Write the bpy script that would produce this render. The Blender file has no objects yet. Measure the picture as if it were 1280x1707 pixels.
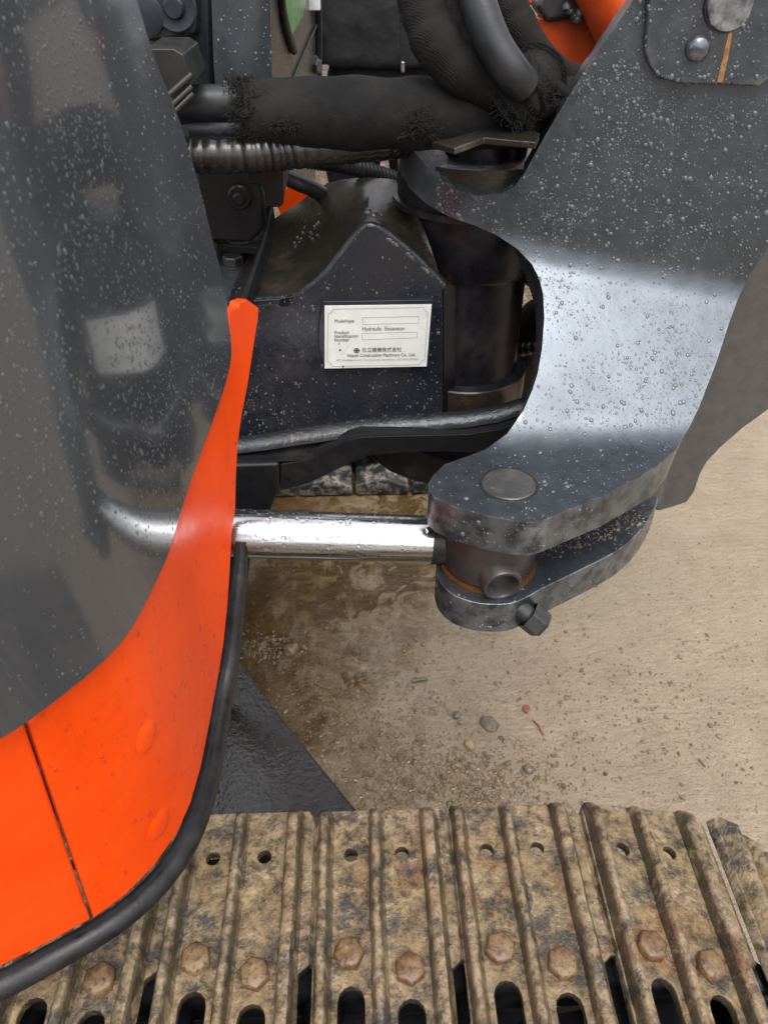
import bpy, bmesh, math, random
from math import sin, cos, radians, pi, sqrt, atan2
from mathutils import Vector, Matrix, noise, geometry
random.seed(7)
S = bpy.context.scene
COL = S.collection
# ------------------------------------------------------------------ camera
PITCH, YAW, HC, FPX = radians(37.9), radians(1.9), 1.44, 1290.0
cd = bpy.data.cameras.new('camera'); cam = bpy.data.objects.new('camera', cd); COL.objects.link(cam)
cam.location = (0, 0, HC); cam.rotation_euler = (pi/2 - PITCH, 0, -YAW)
cd.sensor_fit = 'VERTICAL'; cd.sensor_height = 24; cd.lens = FPX/1707*24
cd.clip_start = 0.02; cd.clip_end = 600
cd.dof.use_dof = True; cd.dof.focus_distance = 1.02; cd.dof.aperture_fstop = 7.0
S.camera = cam
# ------------------------------------------------------------------ world, sun, exposure
SUN_EL, SUN_AZ = radians(66), radians(165)        # azimuth clockwise from +Y
w = bpy.data.worlds.new('World'); S.world = w; w.use_nodes = True
wn = w.node_tree.nodes; wl = w.node_tree.links; wn.clear()
sky = wn.new('ShaderNodeTexSky'); sky.sky_type = 'NISHITA'; sky.sun_disc = False
sky.sun_elevation = SUN_EL; sky.sun_rotation = SUN_AZ; sky.air_density = 1.0; sky.dust_density = 6.0
hs = wn.new('ShaderNodeHueSaturation'); hs.inputs['Saturation'].default_value = 0.22
bg = wn.new('ShaderNodeBackground'); bg.inputs['Strength'].default_value = 0.15
wo = wn.new('ShaderNodeOutputWorld')
wl.new(sky.outputs[0], hs.inputs['Color']); wl.new(hs.outputs[0], bg.inputs[0]); wl.new(bg.outputs[0], wo.inputs[0])
sl = bpy.data.lights.new('sun', 'SUN'); sl.energy = .5; sl.angle = radians(110); sl.color = (1, .97, .92)
so = bpy.data.objects.new('sun', sl); COL.objects.link(so)
sd = Vector((sin(SUN_AZ)*cos(SUN_EL), cos(SUN_AZ)*cos(SUN_EL), sin(SUN_EL)))
so.rotation_euler = sd.to_track_quat('Z', 'Y').to_euler()
S.view_settings.view_transform = 'Standard'; S.view_settings.look = 'None'
S.view_settings.exposure = 1.0; S.view_settings.gamma = 1

# ------------------------------------------------------------------ placing helpers
CAM = Vector((0, 0, HC))
FH = Vector((sin(YAW), cos(YAW), 0)); RT = Vector((cos(YAW), -sin(YAW), 0))
FW = FH*cos(PITCH) + Vector((0, 0, -sin(PITCH))); UP = FH*sin(PITCH) + Vector((0, 0, cos(PITCH)))
def ray(px, py): return FW + RT*((px-640)/FPX) + UP*((853.5-py)/FPX)
def atY(px, py, Y): d = ray(px, py); return CAM + d*(Y/d.y)
def atZ(px, py, Z): d = ray(px, py); return CAM + d*((Z-HC)/d.z)
def proj(p):
    v = Vector(p) - CAM; z = v.dot(FW)
    if z < .01: return (-9999, -9999)
    return (640 + FPX*v.dot(RT)/z, 853.5 - FPX*v.dot(UP)/z)
def lerp(a, b, t): return a + (b-a)*t
def interp(tab, x):
    if x <= tab[0][0]: return tab[0][1]
    for (a, b), (c, d) in zip(tab, tab[1:]):
        if x <= c: return b + (d-b)*(x-a)/(c-a)
    return tab[-1][1]
def smooth_path(pts, n=8, closed=False):
    """Catmull-Rom through the points"""
    P = [Vector(p) for p in pts]; out = []; N = len(P)
    rng = range(N if closed else N-1)
    for i in rng:
        p1, p2 = P[i], P[(i+1) % N]
        p0 = P[i-1] if (closed or i > 0) else p1*2-p2
        p3 = P[(i+2) % N] if (closed or i+2 < N) else p2*2-p1
        for k in range(n):
            t = k/n
            out.append(.5*((2*p1) + (p2-p0)*t + (2*p0-5*p1+4*p2-p3)*t*t + (3*p1-p0-3*p2+p3)*t**3))
    if not closed: out.append(P[-1])
    return out

# ------------------------------------------------------------------ object helpers
def link(o, parent=None):
    COL.objects.link(o)
    if parent is not None: o.parent = parent; o.matrix_parent_inverse = parent.matrix_world.inverted() if parent.matrix_world else Matrix()
    return o
def empty(name, loc=(0, 0, 0), parent=None):
    o = bpy.data.objects.new(name, None); o.empty_display_size = .05
    COL.objects.link(o); o.location = loc
    if parent: o.parent = parent
    return o
def tag(o, label=None, cat=None, group=None, kind=None):
    if label: o['label'] = label
    if cat: o['category'] = cat
    if group: o['group'] = group
    if kind: o['kind'] = kind
    return o
class MB:
    def __init__(s): s.v = []; s.f = []
    def add(s, vs, fs):
        b = len(s.v); s.v += [Vector(q) for q in vs]; s.f += [tuple(i+b for i in f) for f in fs]; return s
    def box(s, c, size, rot=None):
        hx, hy, hz = size[0]/2, size[1]/2, size[2]/2
        R = rot or Matrix.Identity(3); c = Vector(c)
        vs = [c + R @ Vector((x*hx, y*hy, z*hz)) for x in (-1, 1) for y in (-1, 1) for z in (-1, 1)]
        return s.add(vs, [(0, 1, 3, 2), (4, 6, 7, 5), (0, 4, 5, 1), (2, 3, 7, 6), (0, 2, 6, 4), (1, 5, 7, 3)])
    def tube(s, path, rad, n=16, cap=True):
        P = [Vector(p) for p in path]; N = len(P)
        R = rad if callable(rad) else (lambda t: rad)
        vs = []; up = None
        for i, p in enumerate(P):
            t = (P[min(i+1, N-1)] - P[max(i-1, 0)]).normalized()
            if up is None:
                up = Vector((0, 0, 1)) if abs(t.z) < .9 else Vector((1, 0, 0))
            a = (up - t*up.dot(t)).normalized(); up = a; b = t.cross(a)
            r = R(i/max(N-1, 1))
            for k in range(n):
                an = 2*pi*k/n; vs.append(p + a*(cos(an)*r) + b*(sin(an)*r))
        fs = [(i*n+k, i*n+(k+1) % n, (i+1)*n+(k+1) % n, (i+1)*n+k) for i in range(N-1) for k in range(n)]
        if cap: fs += [tuple(range(n-1, -1, -1)), tuple((N-1)*n+k for k in range(n))]
        return s.add(vs, fs)
    def lathe(s, c, axis, prof, n=40, ang=None):
        """prof: list of (radius, height along axis); closed outline if first = last"""
        ax = Vector(axis).normalized(); c = Vector(c)
        a = ax.orthogonal().normalized(); b = ax.cross(a)
        vs = []; fs = []; m = len(prof)
        for k in range(n):
            t = 2*pi*k/n; d = a*cos(t) + b*sin(t)
            for r, h in prof: vs.append(c + ax*h + d*r)
        for k in range(n):
            k2 = (k+1) % n
            for i in range(m-1): fs.append((k*m+i, k2*m+i, k2*m+i+1, k*m+i+1))
        return s.add(vs, fs)
    def prism(s, pts, vec):
        """polygon (3D points) extruded along vec"""
        n = len(pts); v = Vector(vec); P = [Vector(p) for p in pts]
        vs = P + [p+v for p in P]
        return s.add(vs, [tuple(range(n-1, -1, -1)), tuple(range(n, 2*n))] + [(i, (i+1) % n, n+(i+1) % n, n+i) for i in range(n)])
    def hexbolt(s, c, axis, r, h, rot=0., washer=None):
        ax = Vector(axis).normalized(); a = ax.orthogonal().normalized(); b = ax.cross(a); c = Vector(c)
        if washer: s.lathe(c, ax, [(0, washer[1]), (washer[0], washer[1]), (washer[0], 0)], 24); c = c+ax*washer[1]
        rings = []
        for rr, hh in ((r, 0), (r, h*.82), (r*.84, h), (r*.3, h*.97)):
            rings.append([c+ax*hh+(a*cos(rot+k*pi/3)+b*sin(rot+k*pi/3))*rr for k in range(6)])
        vs = sum(rings, []); fs = [(i*6+k, i*6+(k+1) % 6, i*6+6+(k+1) % 6, i*6+6+k) for i in range(3) for k in range(6)]
        fs.append(tuple(18+k for k in range(6)))
        return s.add(vs, fs)
    def build(s, name, mat, parent=None, smooth=40, bevel=0, seg=2, doubles=True):
        me = bpy.data.meshes.new(name); me.from_pydata([tuple(v) for v in s.v], [], s.f)
        bm = bmesh.new(); bm.from_mesh(me)
        if doubles: bmesh.ops.remove_doubles(bm, verts=bm.verts, dist=1e-6)
        bmesh.ops.recalc_face_normals(bm, faces=bm.faces); bm.to_mesh(me); bm.free()
        return finish(name, me, mat, parent, smooth, bevel, seg)
def finish(name, me, mat, parent, smooth=40, bevel=0, seg=2):
    if smooth:
        me.polygons.foreach_set('use_smooth', [True]*len(me.polygons))
        if not bevel: me.set_sharp_from_angle(angle=radians(smooth))
    me.materials.append(mat)
    o = bpy.data.objects.new(name, me); COL.objects.link(o)
    if parent is not None: o.parent = parent
    if bevel:
        b = o.modifiers.new('bevel', 'BEVEL'); b.width = bevel; b.segments = seg; b.limit_method = 'ANGLE'
        b.angle_limit = radians(max(smooth, 30)); b.harden_normals = True; b.use_clamp_overlap = True
    return o
def sheet(name, poly, fn, mat, parent, thick=.03, step=12, bevel=.003, seg=3, back=None, jitter=0, flip=False, holes=()):
    """a plate: outline given where it is seen, every point carried to its own place in the room by fn, given real thickness"""
    out = []
    for a, b in zip(poly, poly[1:]+poly[:1]):
        d = sqrt((a[0]-b[0])**2+(a[1]-b[1])**2); k = max(1, int(d/step+.3))
        for q in range(k): out.append(Vector((lerp(a[0], b[0], q/k), lerp(a[1], b[1], q/k))))
    n = len(out); segs = [(i, (i+1) % n) for i in range(n)]
    def inside(x, y):
        c = False; md = 1e9
        for i, j in segs:
            ax, ay, bx, by = out[i].x, out[i].y, out[j].x, out[j].y
            if (ay > y) != (by > y) and x < (bx-ax)*(y-ay)/(by-ay)+ax: c = not c
            md = min(md, (ax-x)**2+(ay-y)**2)
        return c and md > (step*.45)**2
    x0, x1 = min(p[0] for p in poly), max(p[0] for p in poly); y0, y1 = min(p[1] for p in poly), max(p[1] for p in poly)
    grid = []; row = 0; y = y0+step*.7
    while y < y1:
        x = x0+step*(.7 if row % 2 else 1.2)
        while x < x1:
            if inside(x, y): grid.append(Vector((x, y)))
            x += step
        y += step*.87; row += 1
    vo, eo, fo, _a, _b, _c = geometry.delaunay_2d_cdt(out+grid, segs, [], 1, 1e-3)
    bm = bmesh.new(); bv = [bm.verts.new((v.x, v.y, 0)) for v in vo]
    for f in fo: bm.faces.new([bv[q] for q in f])
    bmesh.ops.delete(bm, geom=[v for v in bm.verts if not v.link_faces], context='VERTS')
    for v in bm.verts: v.co = fn(v.co.x, v.co.y)
    bm.normal_update()
    # face the viewer
    n = sum((f.normal*f.calc_area() for f in bm.faces), Vector()); c = bm.verts[:][0].co
    if n.dot(CAM-c) < 0: bmesh.ops.reverse_faces(bm, faces=bm.faces)
    bm.normal_update()
    front = bm.faces[:]
    vec = {v: (Vector(back) if back is not None else -v.normal*thick) for v in bm.verts}
    bedges = [e for e in bm.edges if e.is_boundary]
    new = {v: bm.verts.new(v.co+vec[v]) for v in list(vec)}
    for f in front: bm.faces.new([new[v] for v in reversed(f.verts)])
    for e in bedges:
        l = e.link_loops[0]; a, b = l.vert, l.link_loop_next.vert
        bm.faces.new((b, a, new[a], new[b]))
    bm.normal_update()
    me = bpy.data.meshes.new(name); bm.to_mesh(me); bm.free()
    return finish(name, me, mat, parent, 40, bevel, seg)
def text(name, body, size, M, mat, parent, align='LEFT', sx=1.0):
    cu = bpy.data.curves.new(name, 'FONT'); cu.body = body; cu.size = size; cu.align_x = align; cu.align_y = 'CENTER'
    cu.extrude = .0001; cu.resolution_u = 3
    t = bpy.data.objects.new(name+'_tmp', cu); COL.objects.link(t)
    dg = bpy.context.evaluated_depsgraph_get()
    me = bpy.data.meshes.new_from_object(t.evaluated_get(dg)); COL.objects.unlink(t); bpy.data.objects.remove(t)
    me.transform(M @ Matrix.Diagonal((sx, 1, 1, 1))); me.name = name
    me.materials.clear(); me.materials.append(mat)
    o = bpy.data.objects.new(name, me); COL.objects.link(o); o.parent = parent
    return o

# ------------------------------------------------------------------ materials
class NT:
    def __init__(s, name):
        s.m = bpy.data.materials.new(name); s.m.use_nodes = True; s.t = s.m.node_tree
        s.b = s.t.nodes['Principled BSDF']; s.out = s.t.nodes['Material Output']
        s.geo = s.t.nodes.new('ShaderNodeNewGeometry'); s.pos = s.geo.outputs['Position']
    def n(s, typ, **k):
        x = s.t.nodes.new(typ)
        for a, b in k.items(): setattr(x, a, b)
        return x
    def L(s, a, b): s.t.links.new(a, b)
    def val(s, sock, v):
        if isinstance(v, (int, float)): sock.default_value = v
        elif isinstance(v, (tuple, list)): sock.default_value = tuple(v) if len(v) == len(sock.default_value) else (*v, 1)
        else: s.L(v, sock)
    def scaled(s, sc, src=None):
        mp = s.n('ShaderNodeMapping'); mp.inputs['Scale'].default_value = sc; s.L(src or s.pos, mp.inputs[0]); return mp.outputs[0]
    def noise(s, scale, detail=4, rough=.6, vec=None, dist=0):
        x = s.n('ShaderNodeTexNoise'); x.inputs['Scale'].default_value = scale; x.inputs['Detail'].default_value = detail
        x.inputs['Roughness'].default_value = rough; x.inputs['Distortion'].default_value = dist
        s.L(vec or s.pos, x.inputs['Vector']); return x.outputs[0]
    def voro(s, scale, feature='F1', vec=None, rnd=1):
        x = s.n('ShaderNodeTexVoronoi', feature=feature); x.inputs['Scale'].default_value = scale
        x.inputs['Randomness'].default_value = rnd; s.L(vec or s.pos, x.inputs['Vector']); return x.outputs['Distance']
    def ramp(s, f, stops):
        x = s.n('ShaderNodeValToRGB'); cr = x.color_ramp
        while len(cr.elements) < len(stops): cr.elements.new(.5)
        for e, (p, c) in zip(cr.elements, stops):
            e.position = p; e.color = (c, c, c, 1) if isinstance(c, (int, float)) else (*c, 1)
        s.L(f, x.inputs[0]); return x.outputs[0]
    def mix(s, f, a, b, blend='MIX'):
        x = s.n('ShaderNodeMix', data_type='RGBA', blend_type=blend)
        s.val(x.inputs[0], f); s.val(x.inputs[6], a); s.val(x.inputs[7], b); return x.outputs[2]
    def math(s, op, a, b=0., clamp=False):
        x = s.n('ShaderNodeMath', operation=op, use_clamp=clamp); s.val(x.inputs[0], a); s.val(x.inputs[1], b); return x.outputs[0]
    def range(s, f, a, b, c=0., d=1.):
        x = s.n('ShaderNodeMapRange'); s.L(f, x.inputs[0])
        for i, v in enumerate((a, b, c, d)): x.inputs[i+1].default_value = v
        return x.outputs[0]
    def sep(s, v=None):
        x = s.n('ShaderNodeSeparateXYZ'); s.L(v or s.pos, x.inputs[0]); return x.outputs
    def bump(s, h, strength=.3, dist=.01, prev=None):
        x = s.n('ShaderNodeBump'); x.inputs['Strength'].default_value = strength; x.inputs['Distance'].default_value = dist
        s.L(h, x.inputs['Height'])
        if prev: s.L(prev, x.inputs['Normal'])
        return x.outputs[0]
    def set(s, **k):
        names = dict(col='Base Color', rough='Roughness', metal='Metallic', spec='Specular IOR Level', coat='Coat Weight', coatr='Coat Roughness',
                     normal='Normal', trans='Transmission Weight', ior='IOR', cnormal='Coat Normal', sheen='Sheen Weight', aniso='Anisotropic')
        for a, b in k.items(): s.val(s.b.inputs[names[a]], b)
        return s
def plain(name, col, rough=.5, metal=0., var=.25, nscale=40, bump=.15, bscale=300, bdist=.0006, coat=0., spec=.5):
    t = NT(name); n = t.noise(nscale, 5)
    c2 = tuple(c*(1-var) for c in col); c1 = tuple(c*(1+var) for c in col)
    t.set(col=t.mix(t.range(n, .3, .7), c2, c1), rough=t.range(n, .3, .7, max(rough-.1, .02), min(rough+.1, 1)), metal=metal, coat=coat, spec=spec)
    if bump: t.set(normal=t.bump(t.noise(bscale, 3), bump, bdist))
    return t.m

def cast_paint(name, col, rough=.3, metal=.25, grime=.3, rust=0., spec=.6, fine=.25, edge=0.):
    """dark grey paint over a cast plate: orange-peel relief, grime films, wet patches"""
    t = NT(name)
    big = t.noise(6, 6, .6); mid = t.noise(45, 5, .65); fin = t.noise(420, 3, .6)
    c = t.mix(t.range(mid, .3, .7), tuple(x*.8 for x in col), tuple(x*1.2 for x in col))
    dirt = t.math('MULTIPLY', t.range(big, .5, .72), t.range(mid, .35, .65))
    c = t.mix(t.math('MULTIPLY', dirt, grime), c, (.085, .068, .05))
    if rust:
        r = t.math('MULTIPLY', t.range(t.noise(9, 8, .7), .60, .68), rust)
        c = t.mix(r, c, (.17, .07, .025))
    if edge:
        e = t.math('MULTIPLY', t.range(t.geo.outputs['Pointiness'], .51, .57), t.range(mid, .40, .58)); c = t.mix(t.math('MULTIPLY', e, edge), c, (.42, .44, .45))
    rg = t.math('ADD', t.range(big, .35, .7, rough-.08, rough+.1), t.range(mid, .3, .7, -.05, .06), clamp=True)
    nb = t.bump(t.noise(110, 3, .5), fine*.7, .0012); nb = t.bump(fin, fine, .0004, nb)
    t.set(col=c, rough=rg, metal=metal, spec=spec, normal=nb)
    return t.m

M_POST = cast_paint('post_paint', (.076, .087, .101), .31, .72, .2, edge=.9)
M_POST_FAR = cast_paint('far_cheek_paint', (.075, .072, .068), .5, .1, .2)
M_FRAME = cast_paint('frame_paint', (.012, .0145, .021), .16, .1, .35, fine=.35)
M_FRAMETOP = cast_paint('muddy_frame_top', (.019, .016, .012), .17, .0, .8, fine=.9, spec=.5)
M_BARREL = cast_paint('barrel_grease', (.005, .005, .008), .3, .0, .3, .3, spec=.35)
M_GLOSS = cast_paint('wet_flange_paint', (.048, .053, .058), .2, .7, 1., fine=1.6)
M_DARK = cast_paint('dark_paint', (.009, .0095, .011), .38, .05, .35, spec=.3)
M_BLUE = cast_paint('blue_black_paint', (.017, .021, .029), .3, .1, .1)
M_COLUMN = cast_paint('column_paint', (.040, .046, .052), .3, .1, .1)
M_PILLAR = cast_paint('wet_pillar', (.085, .074, .066), .2, .2, .6, fine=.8)
M_EYE = cast_paint('rod_eye_paint', (.045, .04, .042), .35, .2, .5, .5)
M_RUBBER = plain('black_rubber', (.013, .013, .014), .42, var=.5, bump=.5, bscale=180, bdist=.001, spec=.35)
M_BOLT = plain('dark_bolt', (.05, .052, .052), .3, .5, bump=.2)
M_BRASS = plain('greasy_bushing', (.17, .075, .025), .3, .5)
M_SEAL = plain('rubber_seal', (.012, .012, .012), .4)
M_BLACKGAP = plain('dark_gap', (.008, .007, .006), .6)

def m_cover():
    t = NT('cover_gloss_paint')
    n = t.noise(3, 4); f = t.noise(500, 2)
    c = t.mix(t.range(n, .3, .7), (.050, .055, .063), (.060, .064, .070))
    t.set(col=c, rough=t.range(t.noise(14, 5), .3, .7, .10, .2), metal=.15, spec=.5, coat=.35, coatr=.06, normal=t.bump(f, .05, .0003))
    return t.m
M_COVER = m_cover()
def m_orange():
    t = NT('orange_paint')
    v = t.scaled((900, 900, 12)); s = t.noise(1, 3, .5, v)
    bl = t.noise(9, 4)
    c = t.mix(t.range(bl, .3, .7), (.70, .052, .0015), (.78, .066, .003))
    nb = t.bump(s, .22, .0006); nb = t.bump(t.noise(160, 3), .15, .0008, nb)
    dust = t.math('MULTIPLY', t.range(t.noise(70, 6, .75), .62, .72), .35); c = t.mix(dust, c, (.36, .09, .03))
    wv = t.noise(14, 3); nb = t.bump(wv, .35, .006, nb)
    t.set(col=c, rough=t.range(t.noise(18, 5, .65), .35, .65, .26, .46), spec=.22, normal=nb)
    return t.m
M_ORANGE = m_orange()
M_ORANGE_DIRTY = cast_paint('dirty_orange', (.50, .06, .008), .35, .0, .35, .4)
def m_chrome():
    t = NT('chrome'); v = t.scaled((4, 600, 600)); s = t.noise(1, 3, .6, v)
    w_ = t.voro(330); drop = t.range(w_, .25, .5, 1, 0)
    msk = t.range(t.noise(25, 4), .48, .6)
    h = t.math('MULTIPLY', drop, msk)
    nb = t.bump(s, .05, .0005); nb = t.bump(h, .12, .0008, nb)
    s2 = t.noise(1, 2, .5, t.scaled((.5, 90, 90)))
    t.set(col=t.mix(t.range(s2, .35, .65), (.36, .37, .38), (.66, .68, .69)), metal=1., rough=t.range(s, .3, .7, .10, .24), normal=nb)
    return t.m
M_CHROME = m_chrome()
def m_plate():
    t = NT('plate_aluminium'); n = t.noise(60, 5)
    t.set(col=t.mix(t.range(n, .3, .7), (.60, .62, .59), (.70, .71, .68)), rough=.42, metal=.15, normal=t.bump(t.noise(300, 3), .06, .0004))
    return t.m
M_PLATE = m_plate()
M_INK = plain('grey_ink', (.06, .065, .065), .6, var=.2, bump=0)
M_INKFAINT = plain('faint_ink', (.33, .34, .33), .6, var=.2, bump=0)
M_SPECK = plain('black_speck', (.01, .01, .01), .5, bump=0)
def m_fabric():
    t = NT('woven_sleeve')
    a = t.n('ShaderNodeTexWave', wave_type='BANDS', bands_direction='DIAGONAL'); a.inputs['Scale'].default_value = 190; a.inputs['Distortion'].default_value = 2; t.L(t.pos, a.inputs[0])
    b = t.n('ShaderNodeTexWave', wave_type='BANDS', bands_direction='X'); b.inputs['Scale'].default_value = 240; b.inputs['Distortion'].default_value = 2; t.L(t.pos, b.inputs[0])
    h = t.math('MULTIPLY', a.outputs['Fac'], b.outputs['Fac'])
    d = t.noise(14, 6, .65)
    c = t.mix(t.range(d, .42, .7), (.010, .010, .0105), (.030, .028, .026)); c = t.mix(t.range(h, 0, 1, .45, 0.), c, (.008, .008, .008))
    nb = t.bump(t.noise(30, 4), .5, .006); nb = t.bump(h, .7, .0009, nb)
    t.set(col=c, rough=.8, normal=nb, spec=.15)
    return t.m
M_FABRIC = m_fabric()
M_FRAY = plain('frayed_threads', (.014, .014, .013), .85, bump=0, spec=.15)
M_HOSE = plain('hose_rubber', (.020, .022, .024), .34, var=.4, nscale=30, bump=.3, bscale=260, spec=.4)
M_CORR = plain('spiral_guard', (.013, .011, .010), .24, var=.4, nscale=30, bump=.2)
def m_mudsteel(name, rusty=0.):
    t = NT(name)
    a = t.noise(16, 8, .7); b = t.noise(55, 6, .7); c = t.noise(240, 4, .7); d = t.noise(7, 5, .6, dist=.6)
    steel = t.mix(t.range(c, .3, .7), (.020, .021, .023), (.060, .058, .056))
    mud = t.mix(t.range(b, .3, .72), (.036, .023, .010), (.285, .200, .100))
    mud = t.mix(t.range(d, .56, .74), mud, (.17, .062, .011))
    mud = t.mix(t.range(c, .55, .75, 0, .6), mud, (.055, .036, .017))
    m = t.range(t.math('ADD', a, t.math('MULTIPLY', t.math('SUBTRACT', b, .5), .8)), .31, .47)
    col = t.mix(m, steel, mud)
    pit = t.range(t.noise(34, 5, .75), .60, .72); col = t.mix(t.math('MULTIPLY', pit, .6), col, (.045, .036, .028))
    nz = t.sep(t.geo.outputs['True Normal'])[2]; flank = t.range(nz, .35, .8, 1, 0); col = t.mix(t.math('MULTIPLY', flank, .75), col, (.028, .022, .017))  # steep ridge sides darkened: less mud, and the shadow lines painted into the colour
    pol = t.math('MULTIPLY', t.range(t.geo.outputs['Pointiness'], .52, .60), t.range(b, .42, .6)); col = t.mix(t.math('MULTIPLY', pol, .6), col, (.30, .25, .19)); low = t.range(t.noise(90, 5, .7), .52, .64); col = t.mix(t.math('MULTIPLY', low, .55), col, (.022, .017, .012)); blot = t.range(t.noise(20, 6, .7, dist=1.), .56, .66); col = t.mix(t.math('MULTIPLY', blot, .6), col, (.36, .27, .15))
    h = t.math('ADD', t.math('MULTIPLY', m, .55), t.math('MULTIPLY', b, .7))
    nb = t.bump(h, .7, .0035); nb = t.bump(c, .8, .0026, nb)
    wet = t.noise(22, 4)
    t.set(col=col, rough=t.range(wet, .38, .66, .35, .6), spec=.25, normal=nb, metal=0., coat=t.range(wet, .38, .62, 1., .15), coatr=.035, cnormal=t.bump(t.noise(130, 3, .5, dist=1.2), .9, .004, t.bump(b, .5, .006)))
    return t.m
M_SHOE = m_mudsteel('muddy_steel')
def m_rustbolt():
    t = NT('rusty_bolt'); a = t.noise(40, 6, .7); b = t.noise(200, 4)
    c = t.mix(t.range(a, .35, .65), (.085, .036, .013), (.19, .125, .058)); c = t.mix(t.range(b, .52, .68), c, (.035, .027, .021))
    t.set(col=c, rough=t.range(a, .3, .7, .22, .6), normal=t.bump(t.math('ADD', a, t.math('MULTIPLY', b, .4)), .6, .003)); return t.m
M_RUSTBOLT = m_rustbolt()
def m_pin():
    t = NT('pin_face'); a = t.noise(28, 6, .7); 
    c = t.mix(t.range(a, .42, .62), (.05, .054, .056), (.085, .078, .068)); c = t.mix(t.range(t.noise(60, 5, .7), .60, .68), c, (.22, .10, .03))
    t.set(col=c, rough=t.range(a, .3, .7, .15, .45), metal=.3, normal=t.bump(a, .4, .003)); return t.m
M_PIN = m_pin()
M_RUST = plain('rust_stain', (.26, .12, .04), .5, var=.4, nscale=120)
def m_wetplate():
    t = NT('wet_black_plate'); a = t.noise(150, 4, .55); b = t.noise(60, 3)
    nb = t.bump(t.math('ADD', a, t.math('MULTIPLY', b, .8)), .28, .003)
    t.set(col=t.mix(t.range(b, .35, .7), (.006, .005, .005), (.015, .012, .011)), rough=.05, spec=.6, normal=nb); return t.m
M_WETPLATE = m_wetplate()
def m_ground():
    t = NT('wet_mud_ground'); X, Y, Z = t.sep()
    big = t.noise(1.6, 5, .6); mid = t.noise(7, 6, .65); fin = t.noise(60, 6, .7); grit = t.noise(260, 3, .7)
    # wetness: the mud by the machine is soaked, the yard dries out further off
    k = t.math('SUBTRACT', X, t.math('MULTIPLY', t.math('MAXIMUM', t.math('SUBTRACT', Y, 1.22), 0.), .85))
    k = t.math('ADD', k, t.math('MULTIPLY', t.math('SUBTRACT', mid, .5), .55))
    wet = t.range(k, -.16, .12, 1, 0)
    damp = t.range(t.math('ADD', k, t.math('MULTIPLY', t.math('SUBTRACT', fin, .5), .5)), .0, .6, 1, 0)
    dry = t.mix(t.range(mid, .3, .7), (.235, .178, .120), (.31, .246, .176)); dry = t.mix(t.range(big, .45, .7), dry, (.255, .207, .14))
    dry = t.mix(t.range(fin, .58, .75, 0, .6), dry, (.15, .105, .06))
    wc = t.mix(t.range(mid, .3, .7), (.052, .027, .006), (.105, .060, .019)); wc = t.mix(t.range(fin, .55, .75, 0, .7), wc, (.024, .013, .004))
    silt = t.range(t.noise(11, 6, .65, dist=1.4), .50, .56); wc = t.mix(t.math('MULTIPLY', silt, t.range(X, -.25, .02)), wc, t.mix(fin, (.15, .105, .052), (.24, .18, .108)))
    edge = t.math('MULTIPLY', t.range(t.math('ABSOLUTE', t.math('SUBTRACT', t.noise(17, 6, .7, dist=1.6), .5)), .0, .022, 1, 0), damp)
    dry = t.mix(t.math('MULTIPLY', edge, .55), dry, (.10, .07, .038))
    col = t.mix(wet, dry, wc)
    spk = t.range(t.voro(130), .10, .22, 1, 0); spm = t.range(t.noise(9, 5, .7), .48, .62)
    col = t.mix(t.math('MULTIPLY', t.math('MULTIPLY', spk, spm), .55), col, (.07, .048, .026))
    col = t.mix(t.range(t.noise(1, 6, .7, t.scaled((14, 5, 5))), .52, .68, 0, .45), col, (.33, .265, .18))
    rip = t.noise(1, 4, .6, t.scaled((26, 60, 26)))
    h = t.math('ADD', t.math('MULTIPLY', rip, .9), t.math('MULTIPLY', fin, .7))
    h = t.math('ADD', h, t.math('MULTIPLY', t.math('MULTIPLY', spk, spm), .5))
    nb = t.bump(h, .8, .013); nb = t.bump(grit, .7, .0028, nb)
    rg = t.mix(damp, t.range(fin, .3, .7, .45, .75), t.range(mid, .40, .6, .05, .34))
    film = t.math('MULTIPLY', damp, t.range(t.noise(5, 5, .65), .42, .58))
    t.set(col=col, rough=rg, spec=t.range(damp, 0, 1, .4, .15), normal=nb, coat=t.math('MULTIPLY', film, .6), coatr=.03, cnormal=t.bump(t.noise(95, 4, .55, dist=1.), .8, .005, t.bump(rip, .4, .01))); return t.m
M_GROUND = m_ground()
M_CLOD = plain('mud_clod', (.15, .105, .058), .22, var=.5, nscale=25, bump=.5, bscale=300, bdist=.001)
M_CRUMB = plain('mud_crumb', (.07, .055, .04), .4, var=.5, nscale=25)
M_STONE = plain('grey_stone', (.12, .10, .075), .4, var=.4, nscale=60, bump=.5, bdist=.001)
M_JACKET = plain('black_jacket', (.0085, .0085, .0095), .7, var=.35, nscale=12, bump=.35, bscale=7, bdist=.05, spec=.25)
M_TROUSER = plain('black_trousers', (.0035, .0035, .004), .85, var=.3, nscale=12, bump=.8, bscale=10, bdist=.03, spec=.15)
M_SKIN = plain('skin', (.45, .27, .18), .5, var=.08)
M_HAIR = plain('hair', (.012, .010, .009), .5)
M_ZIP = plain('zip_metal', (.4, .4, .4), .3, 1.)
def m_water(tint=(.9, .93, .95)):
    t = NT('water'); t.set(col=tint, rough=.02, trans=1., ior=1.333); return t.m
M_WATER = m_water()
M_BEAD = plain('rain_bead', (.088, .096, .107), .04, var=.1, bump=0, spec=.6)
M_BEADDARK = plain('rain_bead_dark', (.07, .075, .08), .05, var=.1, bump=0, spec=.6)
def m_green():
    t = NT('green_window'); n = t.noise(40, 5, .7, t.scaled((1, 1, .4)))
    t.set(col=t.mix(t.range(n, .35, .65), (.06, .20, .075), (.13, .30, .13)), rough=.2, spec=.3, normal=t.bump(n, .2, .002)); return t.m
M_GREEN = m_green()

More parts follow.
